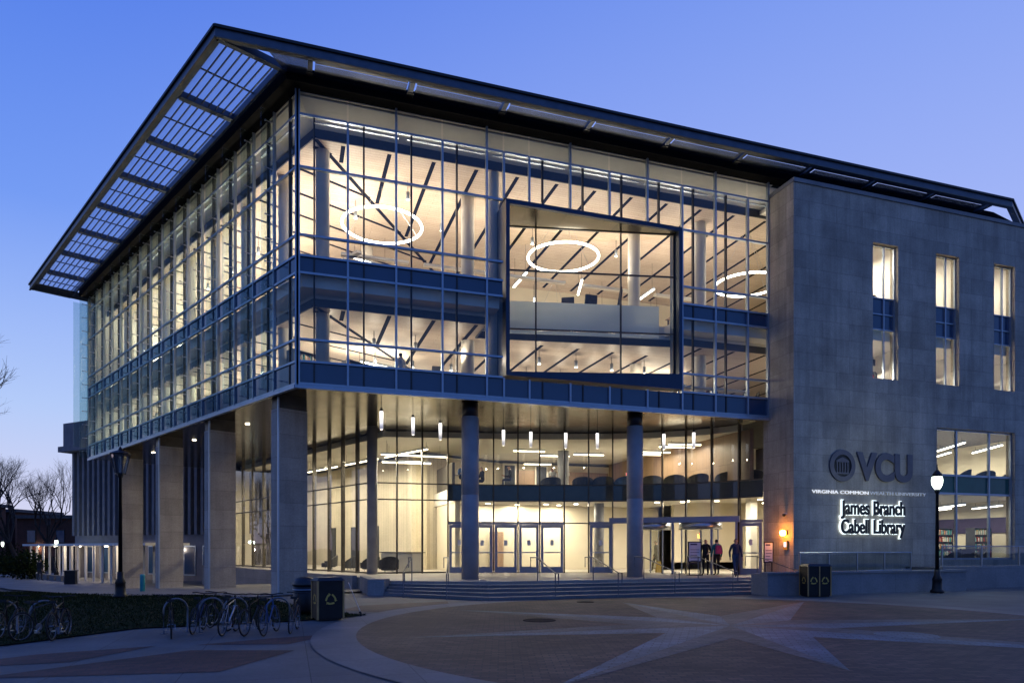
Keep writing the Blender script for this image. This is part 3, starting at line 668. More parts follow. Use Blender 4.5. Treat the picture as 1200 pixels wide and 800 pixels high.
# front: brackets and a long panel strip
for k in range(10):
    x = 0.42 + k * 3.65
    o = MB().box(x - 0.09, x + 0.09, -1.36, -inner_f, ZC0 + 0.0, ZC1 - 0.15).build('bracket', M['bluesteel'], cn)
    MB().box(x - 0.13, x + 0.13, -0.80, -inner_f - 0.02, ZC0 - 0.03, ZC0 - 0.003).build('bracket_plate', M['dark'], o)
    if k < 9:
        x2 = x + 3.48 if k < 8 else 33.0
        sp = MB(); sp.box(x + 0.17, x2, -1.36, -1.24, ZC0 + 0.03, ZC0 + 0.16); o = sp.build('shade_panel', M['bluesteel'], cn)
        MB().box(x + 0.17, x2, -1.22, -0.84, ZC0 + 0.02, ZC0 + 0.03).build('perforated_sheet', M['perf'], o)
        MB().box(x + 0.17, x2, -0.82, -0.57, ZC0 + 0.05, ZC0 + 0.12).build('shade_panel', M['bluesteel'], cn)

# -- stone piers under the left front
PF = lambda t: t
for k in range(4):
    t = 2.15 + 7.0 * k
    p = MB().fbox(LF, t - 0.35, t + 0.35, -1.35, -0.15, -1.0, ZS - 0.55).build('stone_pier', M['pier'], B)
    MB().fbox(LF, t - 0.33, t + 0.33, -1.33, -0.17, ZS - 0.55, ZS - 0.021).build('pier_cap', M['bronze'], p)
    MB().fbox(LF, t - 0.36, t - 0.30, -0.16, -0.10, -1.0, ZS - 0.14).build('corner_strip', M['alum'], p)
# -- round columns under the front
for px, yy in ((551, 0.95), (744, 0.95)):
    # sight line to plane y
    d = 28.4 if px == 551 else 30.6
    x, y = at(px, d)
    c = MB().lathe([(0.36, 0.3), (0.36, 4.0), (0.355, 4.005), (0.355, 4.03), (0.36, 4.035), (0.36, ZS - 0.6)], 28, (x, y, 0)).build('round_column', M['column'], B, True)
    MB().lathe([(0.345, ZS - 0.6), (0.345, ZS - 0.021)], 28, (x, y, 0)).build('column_collar', M['dark'], c, True)

# -- terrace, steps, low walls
A = (3.58, 7.88); LGD = (math.cos(R(112.7)), math.sin(R(112.7)))
LG = Frame(A, LGD, (-LGD[1], LGD[0]))
terr = [(3.0, 3.6), (3.55, 0.75), (7.0, -1.15), (13.5, -1.2), (20.0, -1.05), (20.6, -4.0), (FX + 0.1, -4.0), (FX + 0.1, 26), (-4, 30.5), LG.p(22, 1.2), LG.p(0, 2.2)]
tag(MB().prism(terr, -0.6, P0).build('terrace', M['terrazzo']), None, None, None, 'structure')
Pe = [(3.55, 0.75), (7.0, -1.15), (13.5, -1.2), (20.0, -1.05)]; Qe = [(3.15, 0.0), (6.3, -3.75), (13.0, -3.75), (17.2, -3.75)]
Qe[-1] = (20.0, -3.75)
st = MB(); NS = 5
def lerp(a, c, t): return (a[0] + (c[0] - a[0]) * t, a[1] + (c[1] - a[1]) * t)
for i in range(NS):
    z1 = P0 - (i + 1) * P0 / NS + 0.0; 
    if z1 < 0.02: break
    f0, f1 = i / (NS - 1) - 0.001, (i + 1) / (NS - 1)
    for k in range(3):
        a0, a1 = lerp(Pe[k], Qe[k], f0), lerp(Pe[k + 1], Qe[k + 1], f0)
        b0, b1 = lerp(Pe[k], Qe[k], f1), lerp(Pe[k + 1], Qe[k + 1], f1)
        st.hexa([(b0[0], b0[1], -0.2), (b1[0], b1[1], -0.2), (a1[0], a1[1], -0.2), (a0[0], a0[1], -0.2)], [(b0[0], b0[1], z1), (b1[0], b1[1], z1), (a1[0], a1[1], z1), (a0[0], a0[1], z1)])
tag(st.build('entrance_steps', M['step']), 'wide stone steps rising to the entrance terrace', 'steps')
b = MB(); b.box(2.62, 2.98, 0.7, 3.6, -0.5, 0.62); b.hexa([(2.6, 0.35, -0.3), (3.2, 0.1, -0.3), (3.5, 0.72, -0.3), (2.6, 0.69, -0.3)], [(2.6, 0.35, 0.62), (3.2, 0.1, 0.62), (3.5, 0.72, 0.62), (2.6, 0.69, 0.62)])
tag(b.build('retaining_wall', M['lowstone']), 'low grey stone wall left of the entrance steps', 'low wall')
pl = MB(); F = frame_between(LG.p(22, 1.25), LG.p(-0.2, 2.2)); pl.fbox(F, 0, F.L, 0.0, 0.25, -1.0, 0.58); pl.fbox(frame_between(LG.p(-0.2, 2.2), (2.98, 3.6)), 0, 2.5, 0, 0.25, -0.6, 0.6)
tag(pl.build('plinth_wall', M['lowstone']), 'long low plinth wall under the glass behind the stone piers', 'low wall')
rw = MB(); rw.box(17.1, 27.3, -4.75, -4.4, -0.2, 0.82); rw.box(17.05, 27.35, -4.8, -4.35, 0.822, 0.90); rw.box(17.1, 17.45, -4.4, -3.76, -0.2, 0.82)
tag(rw.build('ramp_wall', M['lowstone']), 'low stone ramp wall with coping behind the right recycling bin', 'low wall')
tag(MB().hexa([(20.62, -4.34, -0.2), (27.3, -4.34, -0.2), (27.3, -1.75, -0.2), (20.62, -1.75, -0.2)], [(20.62, -4.34, 0.52), (27.3, -4.34, 0.72), (27.3, -1.75, 0.72), (20.62, -1.75, 0.52)]).build('ramp', M['concrete']), kind='structure')
w2 = MB(); w2.box(27.36, 44, -3.6, -3.25, -0.2, 1.0)
tag(w2.build('retaining_wall', M['lowstone']), 'long low stone wall in front of the large lower window on the right', 'low wall')
tag(MB().prism([(27.31, -3.24), (44, -3.24), (44, -1.72), (27.31, -1.72)], -0.2, 0.95).build('raised_walk', M['concrete']), kind='structure')
gg = thing('glass_guard', 'glass guard rail on the low wall before the large lower window', 'railing')
b = MB(); b.tube([(27.5, -3.42, 1.9), (44, -3.42, 1.9)], 0.025); b.build('handrail', M['steel'], gg)
for k in range(7): MB().box(27.5 + k * 2.4, 27.56 + k * 2.4, -3.45, -3.39, 1.0, 1.9).build('post', M['steel'], gg)
MB().quad((27.5, -3.42, 1.05), (44, -3.42, 1.05), (44, -3.42, 1.86), (27.5, -3.42, 1.86)).build('glass_panel', M['guardglass'], gg)
rr = thing('ramp_railing', 'metal railing with mesh panels beside the ramp below the wall lettering', 'railing')
b = MB(); b.tube([(20.7, -2.3, 1.62), (27.0, -2.3, 1.62)], 0.028); b.tube([(20.7, -2.3, 0.75), (27.0, -2.3, 0.85)], 0.02); b.build('handrail', M['steel'], rr)
for k in range(5): MB().box(20.7 + k * 1.56, 20.75 + k * 1.56, -2.33, -2.27, 0.5, 1.62).build('post', M['steel'], rr)
MB().quad((20.7, -2.3, 0.8), (27, -2.3, 0.9), (27, -2.3, 1.58), (20.7, -2.3, 1.58)).build('mesh_panel', M['guardglass'], rr)

# handrails on the steps
def step_rail(x, ytop, ybot, label, lean=0.0):
    t = thing('stair_handrail', label, 'handrail', group='handrails on the entrance steps')
    b = MB(); b.tube([(x, ytop + 0.8, P0 + 0.5), (x, ytop + 0.8, P0 + 0.92), (x, ytop, P0 + 0.92), (x + lean, ybot, 0.92), (x + lean, ybot - 0.3, 0.92), (x + lean, ybot - 0.3, 0.55)], 0.022); b.build('rail', M['steel2'], t)
    MB().tube([(x, ytop, P0), (x, ytop, P0 + 0.91)], 0.02).build('post', M['steel2'], t)
    MB().tube([(x + lean, ybot, -0.02), (x + lean, ybot, 0.91)], 0.02).build('post', M['steel2'], t)
for k, (x, la) in enumerate(((4.3, -0.55), (5.6, -0.55), (9.0, -0.2), (11.4, -0.1), (13.7, 0), (16.3, 0), (19.3, 0))):
    yt = -1.3 if x > 7 else (0.75 - (x - 3.55) * 0.55 - 0.1); yb = -3.7 if x > 7 else (0.0 - (x - 3.15) * 1.19 + 0.3)
    step_rail(x, yt, yb, 'slim steel handrail on the entrance steps, %s from the left' % ORD[k], la)

# -- ground and second floor glazing: curved entrance wall and the return along the left
curve = [A, (7.45, 7.75), (9.6, 7.4), (11.6, 6.85), (14.0, 6.1), (16.3, 5.2), (18.3, 3.9), (19.9, 2.2), (20.88, 0.3)]
ZB0, ZB1 = 4.25, 5.07                # edge of the second floor behind glass
def catmull(pts, n):
    out = []
    for i in range(len(pts) - 1):
        p0 = pts[max(0, i - 1)]; p1 = pts[i]; p2 = pts[i + 1]; p3 = pts[min(len(pts) - 1, i + 2)]
        for j in range(n):
            t = j / n
            out.append(tuple(0.5 * (2 * p1[k] + (p2[k] - p0[k]) * t + (2 * p0[k] - 5 * p1[k] + 4 * p2[k] - p3[k]) * t * t + (3 * p1[k] - p0[k] - 3 * p2[k] + p3[k]) * t ** 3) for k in (0, 1)))
    out.append(pts[-1]); return out
arc = catmull(curve[1:], 24)
def on_ray(px):                       # where the sight line through px meets the curve
    best = None
    for p in arc:
        dx, dy = p[0] - CAM[0], p[1] - CAM[1]; d = dx * VX[0] + dy * VX[1]; a = dx * VR[0] + dy * VR[1]; q = 600 + 800 * a / d
        if best is None or abs(q - px) < best[0]: best = (abs(q - px), p)
    return best[1]
nodesL = [A] + [(A[0] + (7.45 - A[0]) * f, A[1] + (7.75 - A[1]) * f) for f in (0.33, 0.66)] + [(7.45, 7.75)]
nodesC = [(7.45, 7.75)] + [on_ray(p) for p in (551, 579, 606.6, 633.6, 661.5, 689, 717, 746, 775, 804, 834, 865.5)] + [(20.88, 0.3)]
def lobby_bay(a, c, rails, sp, z0=P0, slab=True, door=False):
    F = frame_between(a, c); fr = MB()
    fr.fbox(F, -0.035, 0.035, -0.16, 0.05, z0, ZS - 0.021)
    for z in rails: fr.fbox(F, 0.036, F.L - 0.036, -0.05, 0.03, z - 0.03, z + 0.03)
    o = fr.build('entrance_bay', M['bronze'], B)
    pn = MB(); zl = 3.1 if door else z0
    pn.fquad(F, 0.036, F.L - 0.036, 0, zl, ZS - 0.021); pn.build('pane', M['lobbyglass'], o)
    return F, o
for a, c in zip(nodesL, nodesL[1:]): lobby_bay(a, c, [P0 + 0.06, ZB0 + 0.0, ZB1], None)
lgn = [0.0, 1.5, 3.1, 4.7] + [4.7 + 1.9 * k for k in range(1, 10)]
for t0, t1 in zip(lgn, lgn[1:]): lobby_bay(LG.p(t1), LG.p(t0), [P0 + 0.06, ZB0, ZB1], None)
# corner post of the lobby glass
b = MB(); b.lathe([(0.26, P0), (0.26, ZS - 0.021)], 20, (A[0] + 0.05, A[1] - 0.05, 0)); b.build('lobby_column', M['column'], B, True)
ZD = 3.1; ndoor = 0
def mk_door(F, s0, s1, dk=False):
    t = MB(); w = 0.13
    t.fbox(F, s0, s0 + w, -0.05, 0.05, P0 + 0.01, ZD - 0.08); t.fbox(F, s1 - w, s1, -0.05, 0.05, P0 + 0.01, ZD - 0.08)
    t.fbox(F, s0 + w, s1 - w, -0.05, 0.05, ZD - 0.24, ZD - 0.08); t.fbox(F, s0 + w, s1 - w, -0.05, 0.05, P0 + 0.01, P0 + 0.32)
    o = t.build('door', M['doorpaint'], B)
    MB().fquad(F, s0 + w, s1 - w, 0, P0 + 0.32, ZD - 0.24).build('pane', M['lobbyglass'], o)
    MB().fbox(F, s0 + 0.05, s1 - 0.05, 0.055, 0.09, P0 + 1.03, P0 + 1.09).build('push_bar', M['steel'], o)
    c = (s0 + s1) / 2; MB().fbox(F, c - 0.09, c + 0.09, 0.004, 0.01, P0 + 1.42, P0 + 1.7).build('notice', M['paper'], o)
for i, (a, c) in enumerate(zip(nodesC, nodesC[1:])):
    isdoor = i in (0, 1, 2, 3, 4, 6, 12)
    rev = i in (7, 8, 9, 10, 11)
    F, o = lobby_bay(a, c, [ZB0, ZB1] + ([ZD] if not rev else []), None, door=(isdoor or rev))
    sp = MB().fbox(F, 0.036, F.L - 0.036, -0.07, -0.02, ZB0 + 0.031, ZB1 - 0.031); sp.build('spandrel_panel', M['spandrel2'], o)
    if isdoor:
        fr = MB(); fr.fbox(F, 0.036, F.L - 0.036, -0.06, 0.06, ZD - 0.07, ZD + 0.07); fr.build('door_head', M['doorpaint'], o)
        mk_door(F, 0.06, F.L - 0.06)
# revolving-door portal
ra, rb = nodesC[7], nodesC[12]
F = frame_between(ra, rb); rv = MB()
rv.fbox(F, -0.1, F.L + 0.05, -0.05, 0.35, ZD - 0.02, ZD + 0.26)
for s_ in (0.0, F.L * 0.2, F.L * 0.5, F.L * 0.8, F.L - 0.1): rv.fbox(F, s_ - 0.05, s_ + 0.05, 0.05, 0.30, P0, ZD - 0.021)
ro = rv.build('entrance_portal', M['doorpaint'], B)
for f in (0.30, 0.70):
    cx, cy = F.p(F.L * f, -0.5)
    dr = MB(); dr.lathe([(1.05, ZD - 0.35), (1.05, ZD - 0.03)], 28, (cx, cy, 0)); d = dr.build('revolving_door', M['steel'], ro, True)
    for k in range(3):
        a = R(25 + 120 * k + 40 * f)
        MB().tube([(cx + 1.0 * math.cos(a), cy + 1.0 * math.sin(a), P0), (cx + 1.0 * math.cos(a), cy + 1.0 * math.sin(a), ZD - 0.36)], 0.035, 6).build('leaf_stile', M['steel'], d)
        MB().quad((cx, cy, P0 + 0.05), (cx + math.cos(a), cy + math.sin(a), P0 + 0.05), (cx + math.cos(a), cy + math.sin(a), ZD - 0.36), (cx, cy, ZD - 0.36)).build('leaf_pane', M['lobbyglass'], d)
    MB().tube([(cx, cy, P0), (cx, cy, ZD - 0.36)], 0.04, 8).build('centre_post', M['steel'], d)
# second floor slab behind the glass, its ceiling and the lobby ceiling
arc2 = [(p[0] + 0.1, p[1] + 0.25) for p in arc[::6]] 
arc2 = [p for p in arc2 if p[0] < FX - 0.1]
MB().prism(arc2 + [(FX - 0.05, 24), (8.0, 24), (8.0, 8.2)], ZB0 + 0.02, ZB1 - 0.05).build('floor_slab', M['white'], B)
MB().prism([(p[0], p[1] + 0.05) for p in arc2] + [(FX - 0.06, 24), (-2, 30), LG.p(21, -0.9), (A[0] + 0.7, A[1] + 0.9)], 7.5, 7.8).build('lobby_ceiling', M['white'], B)
MB().prism([(A[0] + 0.05, A[1] + 0.2)] + arc2 + [(FX - 0.07, 24), (-3, 30), LG.p(21.4, -0.1)], P0 + 0.003, P0 + 0.02).build('lobby_floor', M['tile'], B)
MB().box(12.5, FX - 0.08, 16, 16.3, P0 + 0.03, 7.34).build('interior_wall', M['cream'], B)
MB().prism([(6.5, 13.2), (12.49, 16.0), (12.3, 16.3), (6.4, 13.6)], P0 + 0.03, 7.34).build('interior_wall', M['cream2'], B)
EWL = frame_between(LG.p(21.3, -0.3), LG.p(21.3, -8.0)); MB().fbox(EWL, 0, EWL.L, -0.2, 0, P0 + 0.03, 7.49).build('interior_wall', M['cream'], B)
LW = frame_between(LG.p(21, -5.4), (7.2, 13.3)); MB().fbox(LW, 0, LW.L, -0.3, 0, P0 + 0.03, 7.34).build('interior_wall', M['cream2'], B)
MB().prism([(8.05, 8.7), (8.3, 8.7), (8.3, 13.6), (8.05, 13.4)], P0 + 0.03, ZB0 + 0.02).build('interior_wall', M['cream'], B)
MB().prism([(8.05, 9.4), (8.2, 9.4), (8.2, 13.6), (8.05, 13.4)], ZB1 - 0.02, ZB1 + 1.35).build('stair_guard_wall', M['bronze'], B)
MB().box(26, 26.2, -1.18, 8.9, P0 + 0.03, 4.54).build('interior_wall', M['cream'], B)
MB().box(FX + 0.02, 25.99, 0.4, 8.98, P0 - 0.02, P0 + 0.012).build('lobby_floor', M['tile'], B)
MB().box(22.4, 22.8, 3.2, 3.6, P0 + 0.013, 4.54).build('interior_column', M['white'], B)
MB().box(FX - 0.3, FX - 0.09, 0.9, 16, ZB1 - 0.045, 7.49).build('interior_wall', M['wood2'], B)
MB().box(8.4, 21.3, 10.6, 10.8, P0 + 0.03, ZB0 + 0.02).build('interior_wall', M['cream'], B)
MB().prism([(13.2, 15.8), (FX - 0.45, 15.8), (FX - 0.45, 15.98), (13.2, 15.98)], ZB1, 6.9).build('wood_panel_wall', M['wood2'], B)
for x in (9.6, 11.8):
    o = MB().box(x + 3.4, x + 4.1, 15.7, 15.78, ZB1 - 0.02, ZB1 + 2.1).build('interior_door', M['shelf'], B)
    MB().box(x + 3.3, x + 4.2, 15.72, 15.79, ZB1 - 0.03, ZB1 + 2.22).build('door_frame', M['white'], B)
for s_ in (4.0, 7.0, 10.0):
    MB().fbox(LW, s_ + 1.6, s_ + 2.3, 0.01, 0.06, P0 + 0.05, P0 + 2.7).build('wall_opening', M['shelf'], B)
o = MB().box(10.5, 11.3, 10.52, 10.59, P0 + 0.02, P0 + 2.2).build('interior_door', M['wood2'], B)
# interior columns
for (x, y, z0, z1, r, m) in ((at(702, 37.5) + (P0, ZB0 + 0.02, 0.27, 'column')), (at(660, 39) + (ZB1 - 0.06, 7.36, 0.32, 'column')), (at(892, 38.5) + (ZB1 - 0.06, 7.36, 0.3, 'column')),
                           (at(378, 27.4) + (8.27, 18.75, 0.27, 'white')), (at(548, 31.0) + (8.27, 17.74, 0.30, 'white')), (at(743, 34.0) + (12.09, 17.74, 0.30, 'white')), (at(578, 29.0) + (8.27, 18.75, 0.24, 'white')),
                           (at(820, 33.5) + (8.27, 18.75, 0.3, 'white')), (at(745, 35.0) + (8.27, 11.62, 0.3, 'white')), (at(430, 36) + (12.09, 17.74, 0.3, 'white'))):
    c = MB().lathe([(r, z0), (r, z1 - 0.75), (r, z1)], 24, (x, y, 0)).build('interior_column', M[m], B, True)
for t in (4.2, 8, 11.7, 15.5, 19.2, 23.0, 26.6):
    x, y = LF.p(t, -1.6); MB().lathe([(0.3, 8.27), (0.3, 18.75)], 20, (x, y, 0)).build('interior_column', M['white'], B, True)

# -- stone wing with windows
def wall_open(F, s0, s1, z0, z1, th, ops):
    b = MB(); ss = sorted({s0, s1} | {o[0] for o in ops} | {o[1] for o in ops}); zz = sorted({z0, z1} | {o[2] for o in ops} | {o[3] for o in ops})
    for a, c in zip(ss, ss[1:]):
        for u, v in zip(zz, zz[1:]):
            if any(o[0] <= a and c <= o[1] and o[2] <= u and v <= o[3] for o in ops): continue
            for d in (0, -th):
                p, q = F.p(a, d), F.p(c, d); b.quad(p + (u,), q + (u,), q + (v,), p + (v,))
    for a, c, u, v in ops:
        p, q, p2, q2 = F.p(a, 0), F.p(c, 0), F.p(a, -th), F.p(c, -th)
        b.quad(p + (u,), q + (u,), q2 + (u,), p2 + (u,)); b.quad(p + (v,), p2 + (v,), q2 + (v,), q + (v,))
        b.quad(p + (u,), p2 + (u,), p2 + (v,), p + (v,)); b.quad(q + (u,), q + (v,), q2 + (v,), q2 + (u,))
    p, q, p2, q2 = F.p(s0, 0), F.p(s1, 0), F.p(s0, -th), F.p(s1, -th)
    b.quad(p + (z1,), q + (z1,), q2 + (z1,), p2 + (z1,)); b.quad(p + (z0,), p2 + (z0,), p2 + (z1,), p + (z1,)); b.quad(q + (z0,), q + (z1,), q2 + (z1,), q2 + (z0,))
    return b
WF = Frame((0, -1.71), (1, 0), (0, -1))
wins = [(25.36, 26.87, 9.68, 15.95), (29.21, 30.70, 9.68, 15.95), (33.02, 34.45, 9.68, 15.95), (36.85, 38.3, 9.68, 15.95)]
big = (29.27, 34.45, 1.25, 7.6)
ww = wall_open(WF, FX, 40, -0.4, 18.0, 0.45, wins + [big])
wo_ = ww.build('stone_wall', M['stone'], B)
SF = Frame((FX, -1.71), (0, 1), (-1, 0))
MB().fbox(SF, 0.452, 2.02, -0.4, 0.0, -0.4, ZS - 0.03).build('stone_wall', M['stone'], B)
MB().fbox(SF, 0.452, 1.66, -0.4, 0.0, ZS - 0.03, 18.0).build('stone_wall', M['stone'], B)
MB().box(39.55, 40, -1.25, 25, -0.4, 18.0).build('stone_wall', M['stone'], B)
MB().box(FX + 0.05, 39.54, 24.95, 25.3, -0.4, 18.0).build('stone_wall', M['stone'], B)
cp = MB(); cp.box(FX - 0.03, 40.03, -1.76, -1.2, 18.003, 18.18); cp.box(FX - 0.03, FX + 0.42, -1.19, 0.04, 18.003, 18.18); cp.build('coping', M['lowstone'], B)
for (a, c, u, v) in wins:
    f = MB(); y = -1.71 + 0.24
    mids = a + (c - a) * 0.56
    for x in (a + 0.03, mids, c - 0.03): f.box(x - 0.03, x + 0.03, y - 0.06, y + 0.03, u, v)
    for z in (u + 0.03, 12.03, 12.74, 13.49, v - 0.03): f.box(a + 0.06, c - 0.06, y - 0.04, y + 0.02, z - 0.025, z + 0.025)
    o = f.build('tall_window', M['alum'], B)
    g = MB(); s = MB()
    for z0, z1 in ((u, 12.03), (13.49, v)): MB().quad((a, y, z0), (c, y, z0), (c, y, z1), (a, y, z1)).build('pane', M['glass'], o)
    s.box(a + 0.06, c - 0.06, y + 0.02, y + 0.04, 12.05, 13.47); s.build('spandrel_panel', M['spandrel'], o)
f = MB(); y = -1.71 + 0.22; a, c, u, v = big
for x in (a + 0.04, 30.72, 32.9, c - 0.04): f.box(x - 0.045, x + 0.045, y - 0.07, y + 0.03, u, v)
for z in (u + 0.04, 4.47, 5.36, v - 0.04): f.box(a + 0.085, c - 0.085, y - 0.05, y + 0.02, z - 0.05, z + 0.05)
bo = f.build('large_window', M['alum'], B)
MB().quad((a, y, u), (c, y, u), (c, y, 4.47), (a, y, 4.47)).build('pane', M['glass'], bo); MB().quad((a, y, 5.36), (c, y, 5.36), (c, y, v), (a, y, v)).build('pane', M['glass'], bo)
MB().box(a + 0.09, c - 0.09, y + 0.02, y + 0.05, 4.5, 5.31).build('spandrel_panel', M['greensp'], bo)
# wing rooms
MB().prism([(26.21, -1.2), (39.4, -1.2), (39.4, 8.99), (26.21, 8.99)], 0.3, 0.95).build('floor_slab', M['carpet'], B)
MB().prism([(21.4, -1.2), (39.4, -1.2), (39.4, 24), (21.4, 24)], 4.55, 4.95).build('floor_slab', M['white'], B)
MB().box(21.4, 39.4, 9.0, 9.3, 0.96, 7.95).build('interior_wall', M['cream'], B)
MB().box(39.2, 39.54, -1.19, 8.99, 0.96, 17.7).build('interior_wall', M['cream'], B)
MB().box(39.1, 39.19, 0.5, 8.9, 2.7, 3.6).build('purple_band', M['purple'], B)
for xx, yy in ((28.3, 2.2), (32.0, 6), (35.8, 12.9)): MB().box(xx, xx + 0.2, -1.1, yy, 8.29, 17.58).build('interior_wall', M['white'], B)

# ------------------------------------------------------------------ lights inside
def linear(name, p, length, ang, z, label, group, power, col=(1, 0.89, 0.70), mat='tube', drop=0.25):
    t = thing(name, label, 'light', (p[0], p[1], z), ang, group)
    MB().box(-length / 2, length / 2, -0.06, 0.06, 0.02, 0.10).build('housing', M['alum'], t)
    MB().box(-length / 2 + 0.02, length / 2 - 0.02, -0.055, 0.055, -0.035, 0.018).build('diffuser', M[mat], t)
    if drop: 
        q = MB(); q.tube([(-length * 0.4, 0, 0.1), (-length * 0.4, 0, drop + 0.1)], 0.008, 5); q.tube([(length * 0.4, 0, 0.1), (length * 0.4, 0, drop + 0.1)], 0.008, 5); q.build('cord', M['dark'], t)
    if power: area((0, 0, -0.06), length, 0.12, power, col, parent=t)
    if power and drop > 0.55 and z < 12 and z > 9: area((0, 0, 0.12), length, 0.12, power * 0.22, col, up=True, parent=t)  # added upward lamp that brightens the third floor ceiling
    return t
# upper storey: rings
def ring_light(p, z, r, label, power):
    t = thing('ring_light', label, 'light', (p[0], p[1], z), 0, 'glowing ring lights on the top floor')
    MB().ring((0, 0, 0), r, 0.058, 64, 8).build('ring', M['ring'], t, True)
    b = MB()
    for k in range(3):
        a = R(20 + 120 * k); b.tube([(r * math.cos(a), r * math.sin(a), 0.07), (r * 0.1 * math.cos(a), r * 0.1 * math.sin(a), 17.7 - z)], 0.008, 5)
    b.build('cable', M['steel'], t)
    return t
ring_light(at(448, 30.2), 16.05, 1.74, 'large glowing ring light near the glass corner, leftmost of the rings', 0)
ring_light(at(660, 32.2), 15.5, 1.66, 'large glowing ring light seen through the boxed display window', 0)
ring_light(at(876, 34.5), 15.1, 1.6, 'glowing ring light partly hidden by the stone wing', 0)
ring_light(at(650, 41.0), 15.3, 1.3, 'smaller far ring light behind the one in the display window', 0)
# top-floor uplights washing the wood ceiling (added to brighten it) and rows of linear lights
k = 0
for x, y in ((9.5, 11.5), (13.5, 11.5), (17.5, 11.5), (21.5, 11.5), (11.5, 8.2), (15.0, 8.2), (19, 8.2)):
    linear('linear_light', (x, y), 2.2, R(72 if k % 2 else 90), 16.2, 'slim linear light on the top floor, %s counted from the left' % ORD[k], 'linear lights on the top floor', 60, drop=1.5, mat='tubew'); k += 1
for t, d in ((6, -7), (10.5, -8), (15, -7), (19.5, -8), (24, -7), (27.5, -6)):
    p = LF.p(t, d)
    linear('linear_light', p, 2.2, R(26), 16.2, 'slim linear light on the top floor, %s counted along the left front' % ORD[k - 7], 'linear lights on the top floor', 60, drop=1.5, mat='tubew'); k += 1
def uplight(p, ang, z, ln, power, label, grp, col=(1, 0.84, 0.67)):  # troughs added only to brighten the wood ceiling from below
    t = thing('fill_uplight', label, 'light', (p[0], p[1], z), ang, grp)
    MB().box(-ln / 2, ln / 2, -0.12, 0.12, -0.12, -0.01).build('trough', M['white'], t)
    area((0, 0, 0.02), ln, 0.2, power, col, up=True, parent=t)
for i, x in enumerate((2.8, 6.5, 10.5, 14.5, 18.5)):
    uplight((x + 0.6, 4.6), 0, 14.9, 3.0, 170, 'added uplight trough above the front reading room, %s from the glass corner' % ORD[i], 'added uplight troughs on the top floor')
for i, t in enumerate((4.0, 9.0, 14.0, 19.0, 24.0, 28)):
    uplight(LF.p(t, -4.2), R(116.4), 14.9, 3.0, 330, 'added uplight trough along the left front, %s from the glass corner' % ORD[i], 'added uplight troughs on the top floor')
def fill(p, ang, ln, label):  # added strips that brighten the sloping ceiling behind the top rail
    t = thing('fill_light', label, 'light', (p[0], p[1], 17.87), ang, 'cove strips added along the top glass edge')
    MB().box(-ln / 2, ln / 2, -0.05, 0.05, -0.03, 0.0).build('housing', M['alum'], t); area((0, 0, 0.012), ln, 0.07, 2.4 * ln / 3, (1, 0.86, 0.62), up=True, parent=t)
for i in range(6): fill((2.2 + i * 3.5, 0.26), 0, 3.2, 'thin cove light strip added behind the top front rail, %s from the glass corner' % ORD[i])
for i in range(8): fill(LF.p(2.0 + i * 3.6, -0.26), R(116.4), 3.2, 'thin cove light strip added behind the top left rail, %s from the glass corner' % ORD[i])
# third floor
k = 0
for x, y in ((5.5, 10.5), (9.5, 11), (13.5, 11), (17.5, 11), (18.5, 5.5), (19.2, 8)):
    linear('linear_light', (x, y), 3.0, R(0), 10.5, 'linear light on the third floor, %s from the left behind the front' % ORD[k], 'linear lights on the third floor', 260, drop=0.6); k += 1
for t, d in ((4, -6.5), (8, -9), (12, -9), (16, -9), (20, -9), (24, -9), (28, -7)):
    linear('linear_light', LF.p(t, d), 2.6, R(26), 10.5, 'linear light on the third floor, %s along the left front' % ORD[k - 6], 'linear lights on the third floor', 480, drop=0.6); k += 1
def pendant_spot(p, z, top, label, grp, power=18):
    t = thing('spot_pendant', label, 'light', (p[0], p[1], z), 0, grp)
    MB().lathe([(0.075, 0.0), (0.075, 0.32)], 14).build('housing', M['alum'], t, True)
    MB().lathe([(0.06, -0.012), (0.06, -0.002)], 14).build('lens', M['spotglow'], t)
    MB().tube([(0, 0, 0.32), (0, 0, top - z)], 0.012, 5).build('stem', M['dark'], t)
    if power: point((0, 0, -0.12), power, (1, 0.82, 0.6), 0.05, t)
k = 0
for x in (3.2, 5.0, 6.9, 9.2, 11.0, 12.9, 14.8, 16.6):
    for y in (3.4, 6.4):
        pendant_spot((x + (0.4 if y > 5 else 0), y + (0.5 if x > 8 else 0)), 10.55, 11.2, 'cylinder spot under the third floor wood ceiling, %s from left in the %s row' % (ORD[k // 2], 'front' if y < 5 else 'rear'), 'cylinder spots on the third floor', 40); k += 1
k = 0
for x in (2.6, 4.6, 6.6, 8.6, 11.2, 13.6, 15.8, 18.2):
    y = 3.0 if k % 2 else 5.4
    pendant_spot((x, y), 16.9, 17.72, 'small cylinder spot under the top floor ceiling, %s from the left' % ORD[k], 'cylinder spots on the top floor', 22); k += 1
for i in range(9):
    pendant_spot(LF.p(2.6 + i * 3.15, -2.7), 10.35, 11.2, 'cylinder spot close behind the left glass on the third floor, %s from the corner' % ORD[i], 'cylinder spots on the third floor', 85)
for i in range(8):
    pendant_spot(LF.p(3.2 + i * 3.3, -2.9), 16.6, 17.72, 'cylinder spot close behind the left glass on the top floor, %s from the corner' % ORD[i], 'cylinder spots on the top floor', 50)
for i in range(6):  # row added to brighten the third floor behind the left glass
    linear('linear_light', LF.p(5 + i * 4.4, -4.8), 2.4, R(26), 10.35, 'added linear light midway back on the third floor, %s along the left front' % ORD[i], 'linear lights on the third floor', 260, drop=0.75)
